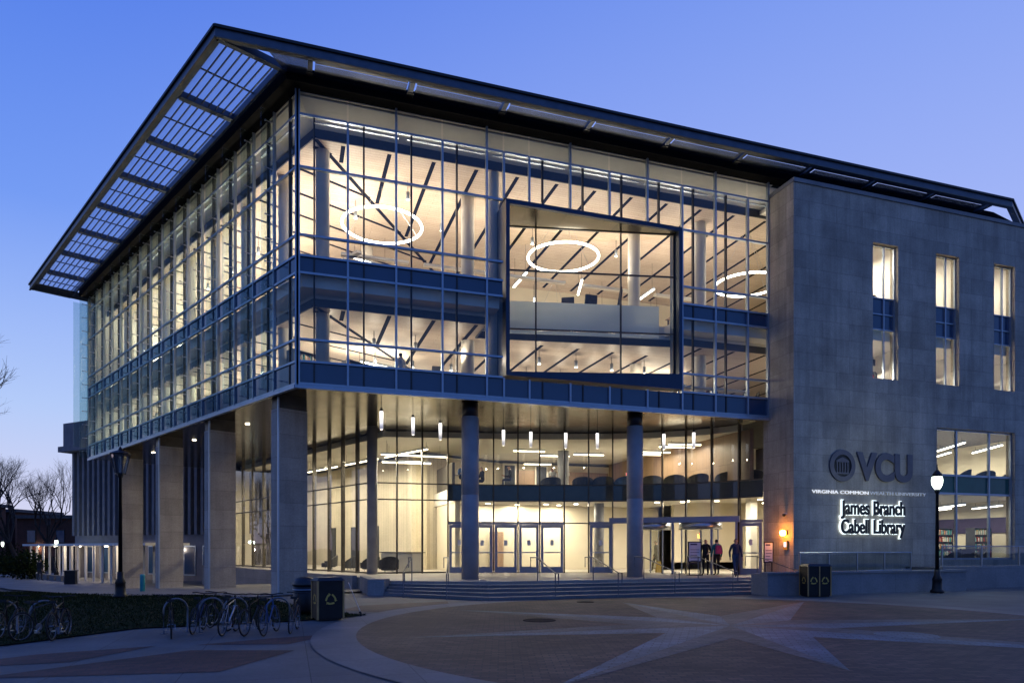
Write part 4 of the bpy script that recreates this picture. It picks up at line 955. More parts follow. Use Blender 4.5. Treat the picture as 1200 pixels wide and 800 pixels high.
# lounge and lobby
k = 0
for px, d in ((620, 38), (650, 40), (690, 39.5), (800, 39), (825, 37), (860, 36.5), (845, 41), (630, 44)):
    p = at(px, d)
    if p[0] > FX - 1: p = (FX - 1.6, p[1])
    linear('linear_light', p, 1.8, R(-10), 7.2, 'linear light on the lounge ceiling above the entrance, %s from the left' % ORD[k], 'linear lights in the second floor lounge', 60, drop=0.1); k += 1
for i, (t, d) in enumerate(((1.0, -2.6), (6.0, -2.6), (11, -2.6), (16, -2.6))):
    linear('linear_light', LG.p(t, d), 4.2, R(112.7), 6.85, 'long linear light in the tall lobby behind the piers, %s from its glass corner' % ORD[i], 'linear lights in the tall lobby', 380, (1, 0.88, 0.70), drop=0.5)
linear('linear_light', (6.2, 10.6), 3.6, R(0), 6.85, 'long linear light in the tall lobby facing the steps', 'linear lights in the tall lobby', 380, (1, 0.88, 0.70), drop=0.5)
linear('linear_light', (5.6, 9.4), 2.6, R(-2), 6.3, 'lower linear light close to the glass corner of the lobby', 'linear lights in the tall lobby', 150, (1, 0.88, 0.70), drop=1.05)
k = 0
for px, d in ((572, 37.6), (606, 38.6), (640, 38.2), (675, 38.0), (704, 37.5), (770, 36.6), (800, 36.2), (840, 35.4), (875, 34.8), (655, 39.0), (0, 1), (0, 2)):
    p = at(px, d) if px and px != 875 else ((19.4, 4.4), (22.2, 2.2), (24.2, 4.4))[d if d < 3 else 0]
    t = thing('ceiling_downlight', 'recessed downlight in the entrance lobby ceiling, %s from the left' % ORD[k], 'light', (p[0], p[1], ZB0), 0, 'downlights in the entrance lobby')
    MB().lathe([(0.12, -0.02), (0.12, 0.015)], 16).build('lens', M['spotglow'], t); area((0, 0, -0.035), 0.2, 0.2, 120, (1, 0.88, 0.70), parent=t); k += 1
# hanging glass cylinder lights under the soffit
for i, (px, d) in enumerate(((447, 26.9), (484, 28.2), (516, 29.5), (590, 31.2), (622, 31.7), (663, 32.0), (700, 32.1), (778, 32.3), (813, 31.9))):
    x, y = at(px, d); zt = 7.2
    t = thing('cylinder_pendant', 'white glass cylinder pendant hanging over the entrance, %s from the left' % ORD[i], 'light', (x, y, zt - 0.72), 0, 'glass cylinder pendants at the entrance')
    MB().lathe([(0.062, 0), (0.07, 0.05), (0.07, 0.72)], 16).build('glass_tube', M['pend'], t, True)
    MB().lathe([(0.06, 0.721), (0.05, 0.84)], 12).build('cap', M['dark'], t, True)
    MB().tube([(0, 0, 0.84), (0, 0, ZS - 0.021 - zt + 0.72)], 0.01, 5).build('cord', M['dark'], t)
    point((0, 0, -0.1), 7, (1, 0.85, 0.62), 0.05, t)
# soffit downlights along the left walk
for i, tt in enumerate((5.5, 9.0, 12.6, 16.0, 19.6, 23.0)):
    x, y = LF.p(tt, -2.0)
    t = thing('soffit_downlight', 'small recessed downlight in the soffit by the piers, %s from the front' % ORD[i], 'light', (x, y, ZS - 0.03), 0, 'downlights along the pier walk')
    MB().lathe([(0.1, -0.015), (0.1, 0.004)], 14).build('lens', M['spotglow'], t); area((0, 0, -0.03), 0.18, 0.18, 20, (1, 0.75, 0.5), parent=t, spread=130)
# wing rooms
k = 0
for z, xs_ in ((4.1, (31.5, 34.2, 36.9)), (7.35, (31.5, 34.2, 36.9))):
    for x in xs_:
        for y in (1.6, 4.6):
            linear('linear_light', (x, y), 3.2, R(62), z, 'bright linear light in the %s room of the large stone wing window, %s counted' % ('lower' if z < 5 else 'upper', ORD[k % 6]), 'linear lights behind the large window', 85, (1, 0.9, 0.7), drop=0.2, mat='tubew'); k += 1
for i, x in enumerate((24.6, 26.5, 29.9, 33.7, 37.5)):
    for z, w_ in ((10.75, 'lower'), (16.6, 'upper')):
        linear('linear_light', (x, 1.2), 1.6, R(10), z, 'linear light behind the tall stone wing windows, %s from the left on the %s level' % (ORD[i], w_), 'linear lights behind the tall windows', 260 if z > 12 else 700, (1, 0.86, 0.68), drop=0.25, mat='tubew')
    t = None

# ================================================================== objects outside
def smooth(o): o.data.polygons.foreach_set('use_smooth', [True] * len(o.data.polygons)); return o
# -- street lamps
def lamp_post(loc, h, label, lit):
    t = thing('street_lamp', label, 'street lamp', loc, 0, 'street lamps around the plaza')
    MB().lathe([(0.26, 0), (0.26, 0.08), (0.19, 0.14), (0.17, 0.5), (0.19, 0.54), (0.12, 0.7), (0.10, 0.95)], 16).build('base', M['blackiron'], t, True)
    MB().lathe([(0.075, 0.95), (0.055, h - 1.1), (0.09, h - 1.05), (0.10, h - 0.98), (0.07, h - 0.92)], 14).build('pole', M['blackiron'], t, True)
    if lit:
        MB().lathe([(0.09, h - 0.92), (0.14, h - 0.84), (0.185, h - 0.75), (0.205, h - 0.64), (0.21, h - 0.55), (0.20, h - 0.46), (0.18, h - 0.40), (0.15, h - 0.36)], 24).build('globe', M['lampglow'], t, True)
        MB().lathe([(0.20, h - 0.40), (0.17, h - 0.30), (0.09, h - 0.18), (0.03, h - 0.12), (0.02, h + 0.1)], 18).build('cap', M['blackiron'], t, True)
        MB().ring((0, 0, h - 0.5), 0.215, 0.010, 24, 5).build('globe_band', M['blackiron'], t)
        point((0, 0, h - 0.55), 300 if 'distant' not in label and 'farthest' not in label else 130, (0.86, 1.0, 0.84), 0.3, t)
    else:
        z0, z1 = h - 0.92, h - 0.25; n = 6; g = MB(); f = MB()
        P = lambda r, k, z: (r * math.cos(2 * math.pi * k / n), r * math.sin(2 * math.pi * k / n), z)
        for k in range(n):
            g.quad(P(0.17, k, z0), P(0.17, k + 1, z0), P(0.32, k + 1, z1), P(0.32, k, z1)); f.tube([P(0.172, k, z0), P(0.325, k, z1)], 0.016, 5)
        f.lathe([(0.19, z0 - 0.04), (0.19, z0)], 6); f.lathe([(0.35, z1), (0.36, z1 + 0.05), (0.22, z1 + 0.13), (0.08, z1 + 0.17), (0.03, z1 + 0.30)], 12)
        f.build('lantern_frame', M['blackiron'], t); g.build('lantern_glass', M['lantern'], t)
    if 'far' in label or 'distant' in label:
        for c in [q for q in bpy.data.objects if q.parent == t and q.name.split('.')[0] in ('globe', 'globe_band', 'cap')]: c.scale = (0.62, 0.62, 1)
    return t
p = at(141, 25.2); lamp_post((p[0], p[1], gz(*p) + 0.02), 5.5, 'unlit black lamp post with tapered lantern beside the lawn and stone piers', False)
lamp_post((25.0, -5.3, 0), 5.15, 'lit black lamp post with glowing globe before the stone wing', True)
p = at(66, 58); q = lamp_post((p[0], p[1], -0.85), 3.7, 'distant lit lamp post beside the far colonnade on the left', True)
p = at(3, 75); lamp_post((p[0], p[1], -0.85), 3.7, 'farthest lit lamp post at the left edge before the dark house', True)

# -- bins
def recycle_mark(b, cx, y, cz, r):
    for k in range(3):
        a0 = R(90 + 120 * k); pts = []
        for f in (0.12, 0.5, 0.80):
            a = a0 - R(120) * f; rr = r * (1.0 if f != 0.5 else 0.86); pts.append((cx + rr * math.cos(a), cz + rr * math.sin(a)))
        for (x0, z0), (x1, z1) in zip(pts, pts[1:]):
            dx, dz = x1 - x0, z1 - z0; L = math.hypot(dx, dz); nx, nz = -dz / L * r * 0.17, dx / L * r * 0.17
            b.quad((x0 - nx, y, z0 - nz), (x1 - nx, y, z1 - nz), (x1 + nx, y, z1 + nz), (x0 + nx, y, z0 + nz))
        x0, z0 = pts[-1]; a = a0 - R(120) * 1.0; x1, z1 = cx + r * math.cos(a) * 0.95, cz + r * math.sin(a) * 0.95
        dx, dz = x1 - x0, z1 - z0; L = math.hypot(dx, dz); nx, nz = -dz / L * r * 0.36, dx / L * r * 0.36
        b.quad((x0 - nx, y - 0.001, z0 - nz), (x1, y - 0.001, z1), (x0 + nx, y - 0.001, z0 + nz))
def bin_(loc, rz, w, d, h, label, n=2, trim='tan'):
    t = thing('recycling_bin', label, 'bin', loc, rz, 'bins on the plaza')
    b = MB(); b.box(-w / 2, w / 2, -d / 2, d / 2, 0.05, h - 0.06); b.box(-w / 2 + 0.04, w / 2 - 0.04, -d / 2 + 0.04, d / 2 - 0.04, 0, 0.049); b.build('body', M['blackiron'], t)
    MB().hexa([(-w / 2 - .03, -d / 2 - .03, h - 0.058), (w / 2 + .03, -d / 2 - .03, h - 0.058), (w / 2 + .03, d / 2 + .03, h - 0.058), (-w / 2 - .03, d / 2 + .03, h - 0.058)], [(-w / 2 + .05, -d / 2 + .05, h + 0.03), (w / 2 - .05, -d / 2 + .05, h + 0.03), (w / 2 - .05, d / 2 - .05, h + 0.03), (-w / 2 + .05, d / 2 - .05, h + 0.03)]).build('lid', M['dark'], t)
    for k in range(n + 1):
        x = -w / 2 + w * k / n
        MB().box(x - 0.022, x + 0.022, -d / 2 - 0.018, -d / 2 + 0.02, 0.02, h - 0.06).build('trim_post', M[trim], t)
    for sx in (-1, 1): MB().box(sx * w / 2 - 0.019, sx * w / 2 + 0.019, d / 2 - 0.02, d / 2 + 0.02, 0.02, h - 0.06).build('trim_post', M[trim], t)
    for k in range(n):
        m = MB(); recycle_mark(m, -w / 2 + w * (k + 0.5) / n, -d / 2 - 0.004, h * 0.5, min(0.13, w / n * 0.28)); m.build('recycling_mark', M['gold'], t)
    m = MB(); k = 0
    for sx in (1, -1):
        q = MB(); recycle_mark(q, 0, 0, h * 0.5, 0.12)
        v = [(sx * (w / 2 + 0.004), x * sx, z) for x, y, z in q.v]; q.v = v; q.build('recycling_mark', M['gold'], t)
    for k in range(n): MB().box(-w / 2 + w * (k + 0.5) / n - w / n * 0.3, -w / 2 + w * (k + 0.5) / n + w / n * 0.3, -d / 2 - 0.012, -d / 2 - 0.002, h - 0.3, h - 0.18).build('slot', M['rubber'], t)
    return t
bin_((18.7, -5.45, 0), R(-12), 0.9, 0.6, 1.2, 'black recycling bin with tan corner trim by the right end of the steps', 2)
p = at(384, 17.6); bin_((p[0], p[1], 0.0), R(14), 0.66, 0.52, 1.06, 'black recycling bin with tan corner trim at the tip of the lawn', 1)
p = at(357, 18.9); t = thing('litter_bin', 'round black litter bin behind the left recycling bin', 'bin', (p[0], p[1], 0.04), 0, 'bins on the plaza')
MB().lathe([(0.27, 0), (0.30, 0.1), (0.31, 0.75), (0.27, 0.76)], 20).build('body', M['blackiron'], t, True)
MB().lathe([(0.33, 0.761), (0.33, 0.80), (0.25, 0.95), (0.1, 1.0)], 20).build('lid', M['dark'], t, True)
MB().ring((0, 0, 0.65), 0.315, 0.014, 24, 6).build('band', M['steel'], t)

# -- bicycles and racks
def wheel_mesh(r):
    b = MB(); n = 28
    pts = [(r * math.cos(2 * math.pi * k / n), 0, r * math.sin(2 * math.pi * k / n)) for k in range(n)]
    ty = MB()
    def torus(bb, R0, rr, k=6):
        i = len(bb.v)
        for a in range(n):
            th = 2 * math.pi * a / n
            for c in range(k):
                ph = 2 * math.pi * c / k; q = R0 + rr * math.cos(ph); bb.v.append((q * math.cos(th), rr * math.sin(ph), q * math.sin(th)))
        for a in range(n):
            for c in range(k):
                bb.f.append((i + a * k + c, i + ((a + 1) % n) * k + c, i + ((a + 1) % n) * k + (c + 1) % k, i + a * k + (c + 1) % k)); bb.mi.append(0)
    torus(ty, r - 0.018, 0.019); torus(b, r - 0.045, 0.011)
    for k in range(14):
        th = 2 * math.pi * k / 14; b.tube([(0, 0.02 * (-1) ** k, 0), ((r - 0.045) * math.cos(th), 0, (r - 0.045) * math.sin(th))], 0.0022, 4)
    b.tube([(0, -0.05, 0), (0, 0.05, 0)], 0.02, 8)
    return ty, b
def make_bike(label, frame_mat, group):
    t = thing('bicycle', label, 'bicycle', (0, 0, 0), 0, group); r = 0.34; L = 1.02
    for x in (0, L):
        ty, sp = wheel_mesh(r)
        w = ty.build('wheel', M['rubber'], t, True); w.location = (x, 0, r); s_ = sp.build('spokes', M['steel2'], w)
    bb = (0.42, 0, 0.29); seat = (0.30, 0, 0.80); head = (0.83, 0, 0.84); headb = (0.87, 0, 0.68)
    f = MB(); f.tube([bb, (0.31, 0, 0.76)], 0.016, 8); f.tube([bb, headb], 0.019, 8); f.tube([(0.315, 0, 0.74), head], 0.016, 8); f.tube([head, headb], 0.02, 8)
    for s in (-1, 1):
        f.tube([(0, s * 0.06, r), (bb[0], s * 0.03, bb[2])], 0.009, 6); f.tube([(0, s * 0.06, r), (0.31, s * 0.015, 0.74)], 0.008, 6)
    f.build('frame', M[frame_mat], t)
    k = MB()
    for s in (-1, 1): k.tube([(0.865, s * 0.05, 0.68), (0.90, s * 0.055, 0.55), (L, s * 0.055, r)], 0.012, 6)
    k.tube([(0.865, -0.05, 0.68), (0.865, 0.05, 0.68)], 0.014, 6); k.build('fork', M[frame_mat], t)
    MB().tube([(0.80, -0.29, 0.98), (0.84, -0.2, 0.99), (0.83, 0, 0.97), (0.84, 0.2, 0.99), (0.80, 0.29, 0.98)], 0.014, 7).tube([(0.83, 0, 0.84), (0.825, 0, 0.97)], 0.014, 7).build('handlebar', M['blackiron'], t)
    sd = MB(); sd.hexa([(0.14, -0.08, 0.87), (0.42, -0.02, 0.87), (0.42, 0.02, 0.87), (0.14, 0.08, 0.87)], [(0.15, -0.075, 0.93), (0.41, -0.018, 0.91), (0.41, 0.018, 0.91), (0.15, 0.075, 0.93)]); sd.tube([(0.31, 0, 0.74), (0.285, 0, 0.88)], 0.013, 7); sd.build('saddle', M['rubber'], t)
    c = MB(); 
    for s in (-1, 1):
        c.tube([(bb[0], s * 0.04, bb[2]), (bb[0], s * 0.08, bb[2]), (bb[0] + s * 0.12, s * 0.085, bb[2] - 0.11)], 0.01, 6); c.box(bb[0] + s * 0.12 - 0.045, bb[0] + s * 0.12 + 0.045, s * 0.13 - 0.045, s * 0.13 + 0.045, bb[2] - 0.125, bb[2] - 0.10)
    c.lathe([(0.01, -0.004), (0.09, -0.004), (0.09, 0.004), (0.01, 0.004)], 18)
    v0 = len(c.v) - 18 * 4
    for i in range(v0, len(c.v)): x, y, z = c.v[i]; c.v[i] = (bb[0] + x, -0.05 + z, bb[2] + y)
    c.build('crankset', M['steel'], t)
    return t
BG = 'bicycles parked at the hoop racks'
spec = [('black bicycle at the outer end of the long rack, leaning sideways', 204, 13.6, 98, 'blackiron'), ('dark bicycle with tilted bars beside the outer bicycle on the long rack', 228, 14.3, 82, 'navy'),
        ('silver front forked bicycle between two hoops of the long rack', 262, 14.0, 76, 'steel'), ('black bicycle behind the silver one with turned wheel', 268, 14.9, 120, 'blackiron'), ('black bicycle seen end on in the middle of the long rack', 288, 14.0, 70, 'blackiron'),
        ('dark blue bicycle second from the bin on the long rack', 310, 14.0, 74, 'bluefab'), ('grey bicycle standing nearest the recycling bin', 340, 14.4, 80, 'dark'),
        ('black bicycle at the left edge of the picture on the short rack', 6, 12.6, 84, 'blackiron'), ('dark grey bicycle in the middle of the short rack', 32, 12.3, 60, 'dark'), ('black bicycle at the right end of the short rack with big wheels', 68, 12.4, 88, 'blackiron')]
for lab, px, d, ang, fm in spec:
    t = make_bike(lab, fm, BG); x, y = at(px, d + (0.7 if px > 150 else 1.6)); a = R(ang); t.location = (x, y - 0.35, -0.02); t.rotation_euler = (R(random.uniform(-5, 5)), 0, a); t.scale = (0.86,) * 3
def hoop(px, d, ang, label):
    x, y = at(px, d + (0.7 if px > 150 else 1.6)); t = thing('bike_rack', label, 'bike rack', (x, y, -0.022), R(ang), 'hoop bike racks'); t.scale = (0.85,) * 3
    pts = [(-0.3, 0, 0), (-0.3, 0, 0.58)] + [(-0.3 * math.cos(R(q)), 0, 0.58 + 0.3 * math.sin(R(q))) for q in range(15, 180, 15)] + [(0.3, 0, 0.58), (0.3, 0, 0)]
    MB().tube(pts, 0.026, 8).build('hoop', M['steel2'], t, True)
    MB().box(-0.37, -0.23, -0.07, 0.07, 0, 0.012).build('base_plate', M['steel2'], t); MB().box(0.23, 0.37, -0.07, 0.07, 0, 0.012).build('base_plate', M['steel2'], t)
for i, (px, d, ang) in enumerate(((206, 14.3, 30), (248, 14.5, 20), (276, 14.6, 20), (326, 14.6, 15))): hoop(px, d, ang, 'grey steel hoop rack among the bicycles, %s from the left in the long row' % ORD[i])
for i, (px, d, ang) in enumerate(((3, 12.8, 30), (52, 12.8, 25))): hoop(px, d, ang, 'grey steel hoop rack of the short row at the left edge, %s from the left' % ORD[i])
# leaning signal rod by the bin
x, y = at(413, 18.4)
t = thing('leaning_stake', 'thin leaning metal stake in the ground beside the left recycling bin', 'stake', (x, y, 0))
MB().tube([(0.25, 0, 0), (-0.1, 0.1, 0.9)], 0.014, 6).build('rod', M['steel'], t); MB().tube([(0.24, 0, 0.0), (0.2, 0.012, 0.12)], 0.035, 6).build('foot', M['blackiron'], t)
# bollard, covers
x, y = at(167, 31.5); b = MB().lathe([(0.11, -0.6), (0.11, 0.55), (0.10, 0.6), (0.04, 0.62)], 16, (0, 0, 0)); o = b.build('bollard', M['teal'], None, True); o.location = (x, y, 0.0); tag(o, 'short teal bollard standing between the stone piers', 'bollard')
for (x, y, r, lab) in ((5.77, -10.2, 0.42, 'round dark manhole cover in the brick circle'), (9.3, -5.2, 0.30, 'dark drain cover before the steps on the pale paving ring')):
    o = MB().lathe([(r, -0.01), (r, 0.0), (r * 0.86, 0.003), (r * 0.84, 0.001)], 28).build('manhole_cover', M['coveriron']); o.location = (x, y, 0.002); tag(o, lab, 'manhole cover')
o = MB().lathe([(0.62, -0.012), (0.62, 0.0), (0.5, 0.004), (0.48, 0.002)], 32).build('manhole_cover', M['slate']); o.location = (12.1, -15.4, 0.003); tag(o, 'pale round cover set in the brick circle at right', 'manhole cover')

# -- writing on the stone wing
def text(body, x, z, h, width, mat, depth, y, parent, name, offset=0.0, bold=0.0):
    cu = bpy.data.curves.new(name, 'FONT'); cu.body = body; cu.size = h / 0.70; cu.extrude = depth / 2; cu.offset = bold + offset; cu.align_x = 'CENTER'
    tmp = bpy.data.objects.new(name, cu); COL.objects.link(tmp); dg = bpy.context.evaluated_depsgraph_get()
    me = bpy.data.meshes.new_from_object(tmp.evaluated_get(dg)); bpy.data.objects.remove(tmp)
    xs_ = [v.co.x for v in me.vertices]; w = max(xs_) - min(xs_); k = width / w if width else 1; cx = (max(xs_) + min(xs_)) / 2
    for v in me.vertices: v.co.x = (v.co.x - cx) * k
    me.materials.clear(); me.materials.append(M[mat]); me.name = name
    o = bpy.data.objects.new(name, me); COL.objects.link(o); o.rotation_euler = (R(90), 0, 0); o.location = (x, y, z); o.parent = parent
    return o
YW = -1.71
t = thing('wall_sign', 'large unlit bronze initials with round emblem on the stone wing', 'sign')
text('VCU', 26.0, 4.98, 1.18, 3.3, 'letter2', 0.08, YW - 0.06, t, 'lettering', bold=0.075)
e = MB()
n = 40
def disk(b, r0, r1, y0, y1, cx, cz, n=40):
    for k in range(n):
        a0, a1 = 2 * math.pi * k / n, 2 * math.pi * (k + 1) / n; P = lambda r, a, y: (cx + r * math.cos(a), y, cz + r * math.sin(a))
        b.quad(P(r0, a0, y1), P(r1, a0, y1), P(r1, a1, y1), P(r0, a1, y1)); b.quad(P(r1, a0, y0), P(r1, a1, y0), P(r1, a1, y1), P(r1, a0, y1))
        if r0 > 0: b.quad(P(r0, a0, y0), P(r0, a0, y1), P(r0, a1, y1), P(r0, a1, y0))
ex, ez = 23.55, 5.55
disk(e, 0.50, 0.72, YW, YW - 0.08, ex, ez); em = e.build('emblem', M['letter2'], t)
e = MB(); disk(e, 0.0, 0.499, YW, YW - 0.03, ex, ez); e.build('emblem_disc', M['letter'], em)
e = MB()
e.box(ex - 0.36, ex + 0.36, YW - 0.07, YW - 0.031, ez - 0.38, ez - 0.30); e.box(ex - 0.36, ex + 0.36, YW - 0.07, YW - 0.031, ez + 0.16, ez + 0.23)
e.hexa([(ex - 0.36, YW - 0.07, ez + 0.232), (ex + 0.36, YW - 0.07, ez + 0.232), (ex + 0.36, YW - 0.031, ez + 0.232), (ex - 0.36, YW - 0.031, ez + 0.232)], [(ex - 0.02, YW - 0.07, ez + 0.38), (ex + 0.02, YW - 0.07, ez + 0.38), (ex + 0.02, YW - 0.031, ez + 0.38), (ex - 0.02, YW - 0.031, ez + 0.38)])
for k in range(5): e.box(ex - 0.33 + k * 0.15, ex - 0.27 + k * 0.15, YW - 0.065, YW - 0.031, ez - 0.299, ez + 0.159)
e.build('emblem_temple', M['letter2'], em)
t = thing('wall_sign', 'thin line of small letters under the initials, partly lit', 'sign')
text('VIRGINIA COMMON', 23.47, 4.28, 0.145, 3.2, 'halo2', 0.03, YW - 0.03, t, 'lit_lettering')
text('WEALTH UNIVERSITY', 26.84, 4.28, 0.145, 3.4, 'halo2d', 0.03, YW - 0.03, t, 'dim_lettering')
t = thing('wall_sign', 'two lines of black letters glowing white at the edges on the stone wing', 'sign')
for body, z, w in (('James Branch', 3.36, 3.75), ('Cabell Library', 2.50, 3.75)):
    o = text(body, 25.27, z, 0.62, w, 'letter', 0.05, YW - 0.13, t, 'lettering', bold=0.022)
    h = text(body, 25.27, z, 0.62, w + 0.10, 'halo', 0.03, YW - 0.06, t, 'letter_backlight', offset=0.055, bold=0.0)
# wall lamp, call box and camera on the return wall
t = thing('wall_lamp', 'bright orange wall lamp on the narrow stone face by the doors', 'wall lamp', (FX, -1.25, 2.5))
MB().box(-0.12, 0, -0.10, 0.10, -0.08, 0.10).build('housing', M['dark'], t); MB().lathe([(0.07, -0.14), (0.13, -0.07), (0.13, 0.07), (0.07, 0.12)], 16, (-0.19, 0, 0)).build('lens', M['orange'], t, True)
point((-0.34, 0, 0), 60, (1, 0.35, 0.06), 0.08, t)
t = thing('call_box', 'small lit yellow call box below the orange wall lamp', 'call box', (FX, -1.27, 1.95))
MB().box(-0.09, 0, -0.13, 0.13, -0.20, 0.20).build('box', M['gold'], t); MB().box(-0.098, -0.091, -0.08, 0.08, -0.08, 0.14).build('screen', M['screen'], t)
t = thing('security_camera', 'small dome camera high above the orange wall lamp', 'camera', (FX, -1.25, 3.35))
MB().box(-0.10, 0, -0.05, 0.05, -0.03, 0.05).build('bracket', M['white'], t); MB().lathe([(0.02, -0.13), (0.07, -0.09), (0.08, -0.03), (0.08, 0.0)], 14, (-0.13, 0, 0)).build('dome', M['dark'], t, True)
# posters by the doors
def poster(px, d, w, h, label, rz):
    x, y = at(px, d); t = thing('poster_stand', label, 'poster stand', (x, y, P0), rz, 'poster stands by the doors')
    MB().box(-w / 2 - 0.05, w / 2 + 0.05, -0.03, 0.03, 0.62, 0.62 + h).build('frame', M['blackiron'], t); MB().box(-w / 2, w / 2, -0.04, -0.031, 0.67, 0.57 + h).build('sheet', M['poster'], t)
    for k in range(7): MB().box(-w * 0.4, w * (0.38 if k % 3 else 0.2), -0.044, -0.041, h + 0.45 - k * 0.13 - (0.0 if k == 0 else 0.1), h + (0.52 if k == 0 else 0.475) - k * 0.13 - (0.0 if k == 0 else 0.1)).build('print_line', M['purple'], t)
    b = MB(); b.box(-w / 2, -w / 2 + 0.04, -0.02, 0.02, 0.03, 0.62); b.box(w / 2 - 0.04, w / 2, -0.02, 0.02, 0.03, 0.62); b.box(-w / 2 - 0.06, w / 2 + 0.06, -0.2, 0.2, 0.0, 0.03); b.build('stand', M['blackiron'], t)
poster(814, 32.4, 0.55, 0.98, 'tall poster on a black stand before the revolving doors', R(-14)); poster(900.5, 31.0, 0.34, 0.95, 'narrow poster on a black stand beside the stone wing', R(-22))
x, y = at(772, 35.6); t = thing('caution_sign', 'small yellow folding floor sign by the revolving door', 'floor sign', (x, y, P0), R(-15))
for s in (-1, 1): MB().hexa([(-0.15, s * 0.14, 0), (0.15, s * 0.14, 0), (0.15, s * 0.12, 0), (-0.15, s * 0.12, 0)], [(-0.1, s * 0.03, 0.6), (0.1, s * 0.03, 0.6), (0.1, s * 0.012, 0.6), (-0.1, s * 0.012, 0.6)]).build('panel', M['gold'], t)

# -- people
def person(label, loc, rz, joints, mats, group=None, scale=1.0, extra=None):
    """joints: name -> (x, y, z, radius, parent, cloth); one skinned mesh grown from the skeleton"""
    names = list(joints); me = bpy.data.meshes.new('person'); idx = {n: i for i, n in enumerate(names)}
    me.from_pydata([joints[n][:3] for n in names], [(idx[n], idx[joints[n][4]]) for n in names if joints[n][4]], [])
    o = bpy.data.objects.new('person', me); COL.objects.link(o)
    md = o.modifiers.new('skin', 'SKIN'); sv = me.skin_vertices
    if not sv: bpy.context.view_layer.objects.active = o
    for n in names:
        r = joints[n][3]; v = me.skin_vertices[0].data[idx[n]]
        v.radius = r if isinstance(r, tuple) else (r, r); v.use_root = (n == 'pelvis')
    md.use_smooth_shade = True
    sb = o.modifiers.new('sub', 'SUBSURF'); sb.levels = 2; sb.render_levels = 2
    dg = bpy.context.evaluated_depsgraph_get(); m2 = bpy.data.meshes.new_from_object(o.evaluated_get(dg)); bpy.data.objects.remove(o)
    keys = list(mats)
    # fingers and face features grow out of the same mesh
    bm = bmesh.new(); bm.from_mesh(m2)
    def limb(p, q, r):
        p, q = Vector(p), Vector(q); d = (q - p); L = d.length; mtx = Matrix.Translation((p + q) / 2) @ d.to_track_quat('Z', 'Y').to_matrix().to_4x4()
        bmesh.ops.create_cone(bm, cap_ends=True, segments=6, radius1=r, radius2=r * 0.7, depth=L, matrix=mtx)
    for s in ('l', 'r'):
        h = Vector(joints['hand_' + s][:3]); w = Vector(joints['wrist_' + s][:3]); d = (h - w).normalized(); side = d.cross(Vector((0, 1, 0.3))).normalized()
        for k, ln in enumerate((0.065, 0.08, 0.085, 0.075)):
            b0 = h + side * (-0.027 + k * 0.018); m_ = b0 + d * ln * 0.6 + Vector((0, 0.012, 0)); limb(b0 - d * 0.02, m_, 0.009); limb(m_, m_ + d * ln * 0.4 + Vector((0, 0.02, 0)), 0.008)
        b0 = w + d * 0.03; limb(b0, b0 + (d * 0.7 + Vector((0, 1, 0)) * 0.7).normalized() * 0.065, 0.010)
    hd = Vector(joints['head'][:3]); fw = Vector((0, 1, 0))
    limb(hd + fw * 0.075 + Vector((0, 0, 0.01)), hd + fw * 0.118 + Vector((0, 0, -0.02)), 0.016)
    for sx in (-1, 1): limb(hd + Vector((sx * 0.075, 0, 0.015)), hd + Vector((sx * 0.094, -0.01, -0.03)), 0.018)
    bm.to_mesh(m2); bm.free()
    m2.materials.clear()
    for k in keys: m2.materials.append(M[mats[k]])
    segs = [(Vector(joints[n][:3]), Vector(joints[joints[n][4]][:3]), joints[n][5]) for n in names if joints[n][4]]
    hair_z = hd.z + 0.03
    for p in m2.polygons:
        c = p.center; best = None
        for a, b, cl in segs:
            ab = b - a; t_ = max(0, min(1, (c - a).dot(ab) / max(1e-9, ab.length_squared))); dd = (c - (a + ab * t_)).length
            if best is None or dd < best[0]: best = (dd, cl)
        cl = best[1]
        if (c - hd).length < 0.2 and cl == 'skin' and (c.z > hd.z + 0.045 or (c.y < hd.y - 0.02 and c.z > hd.z - 0.07)): cl = 'hair'
        p.material_index = keys.index(cl); p.use_smooth = True
    box_uv(m2)
    o = bpy.data.objects.new('person', m2); COL.objects.link(o); o.location = loc; o.rotation_euler = (0, 0, rz); o.scale = (scale,) * 3
    return tag(o, label, 'person', group)
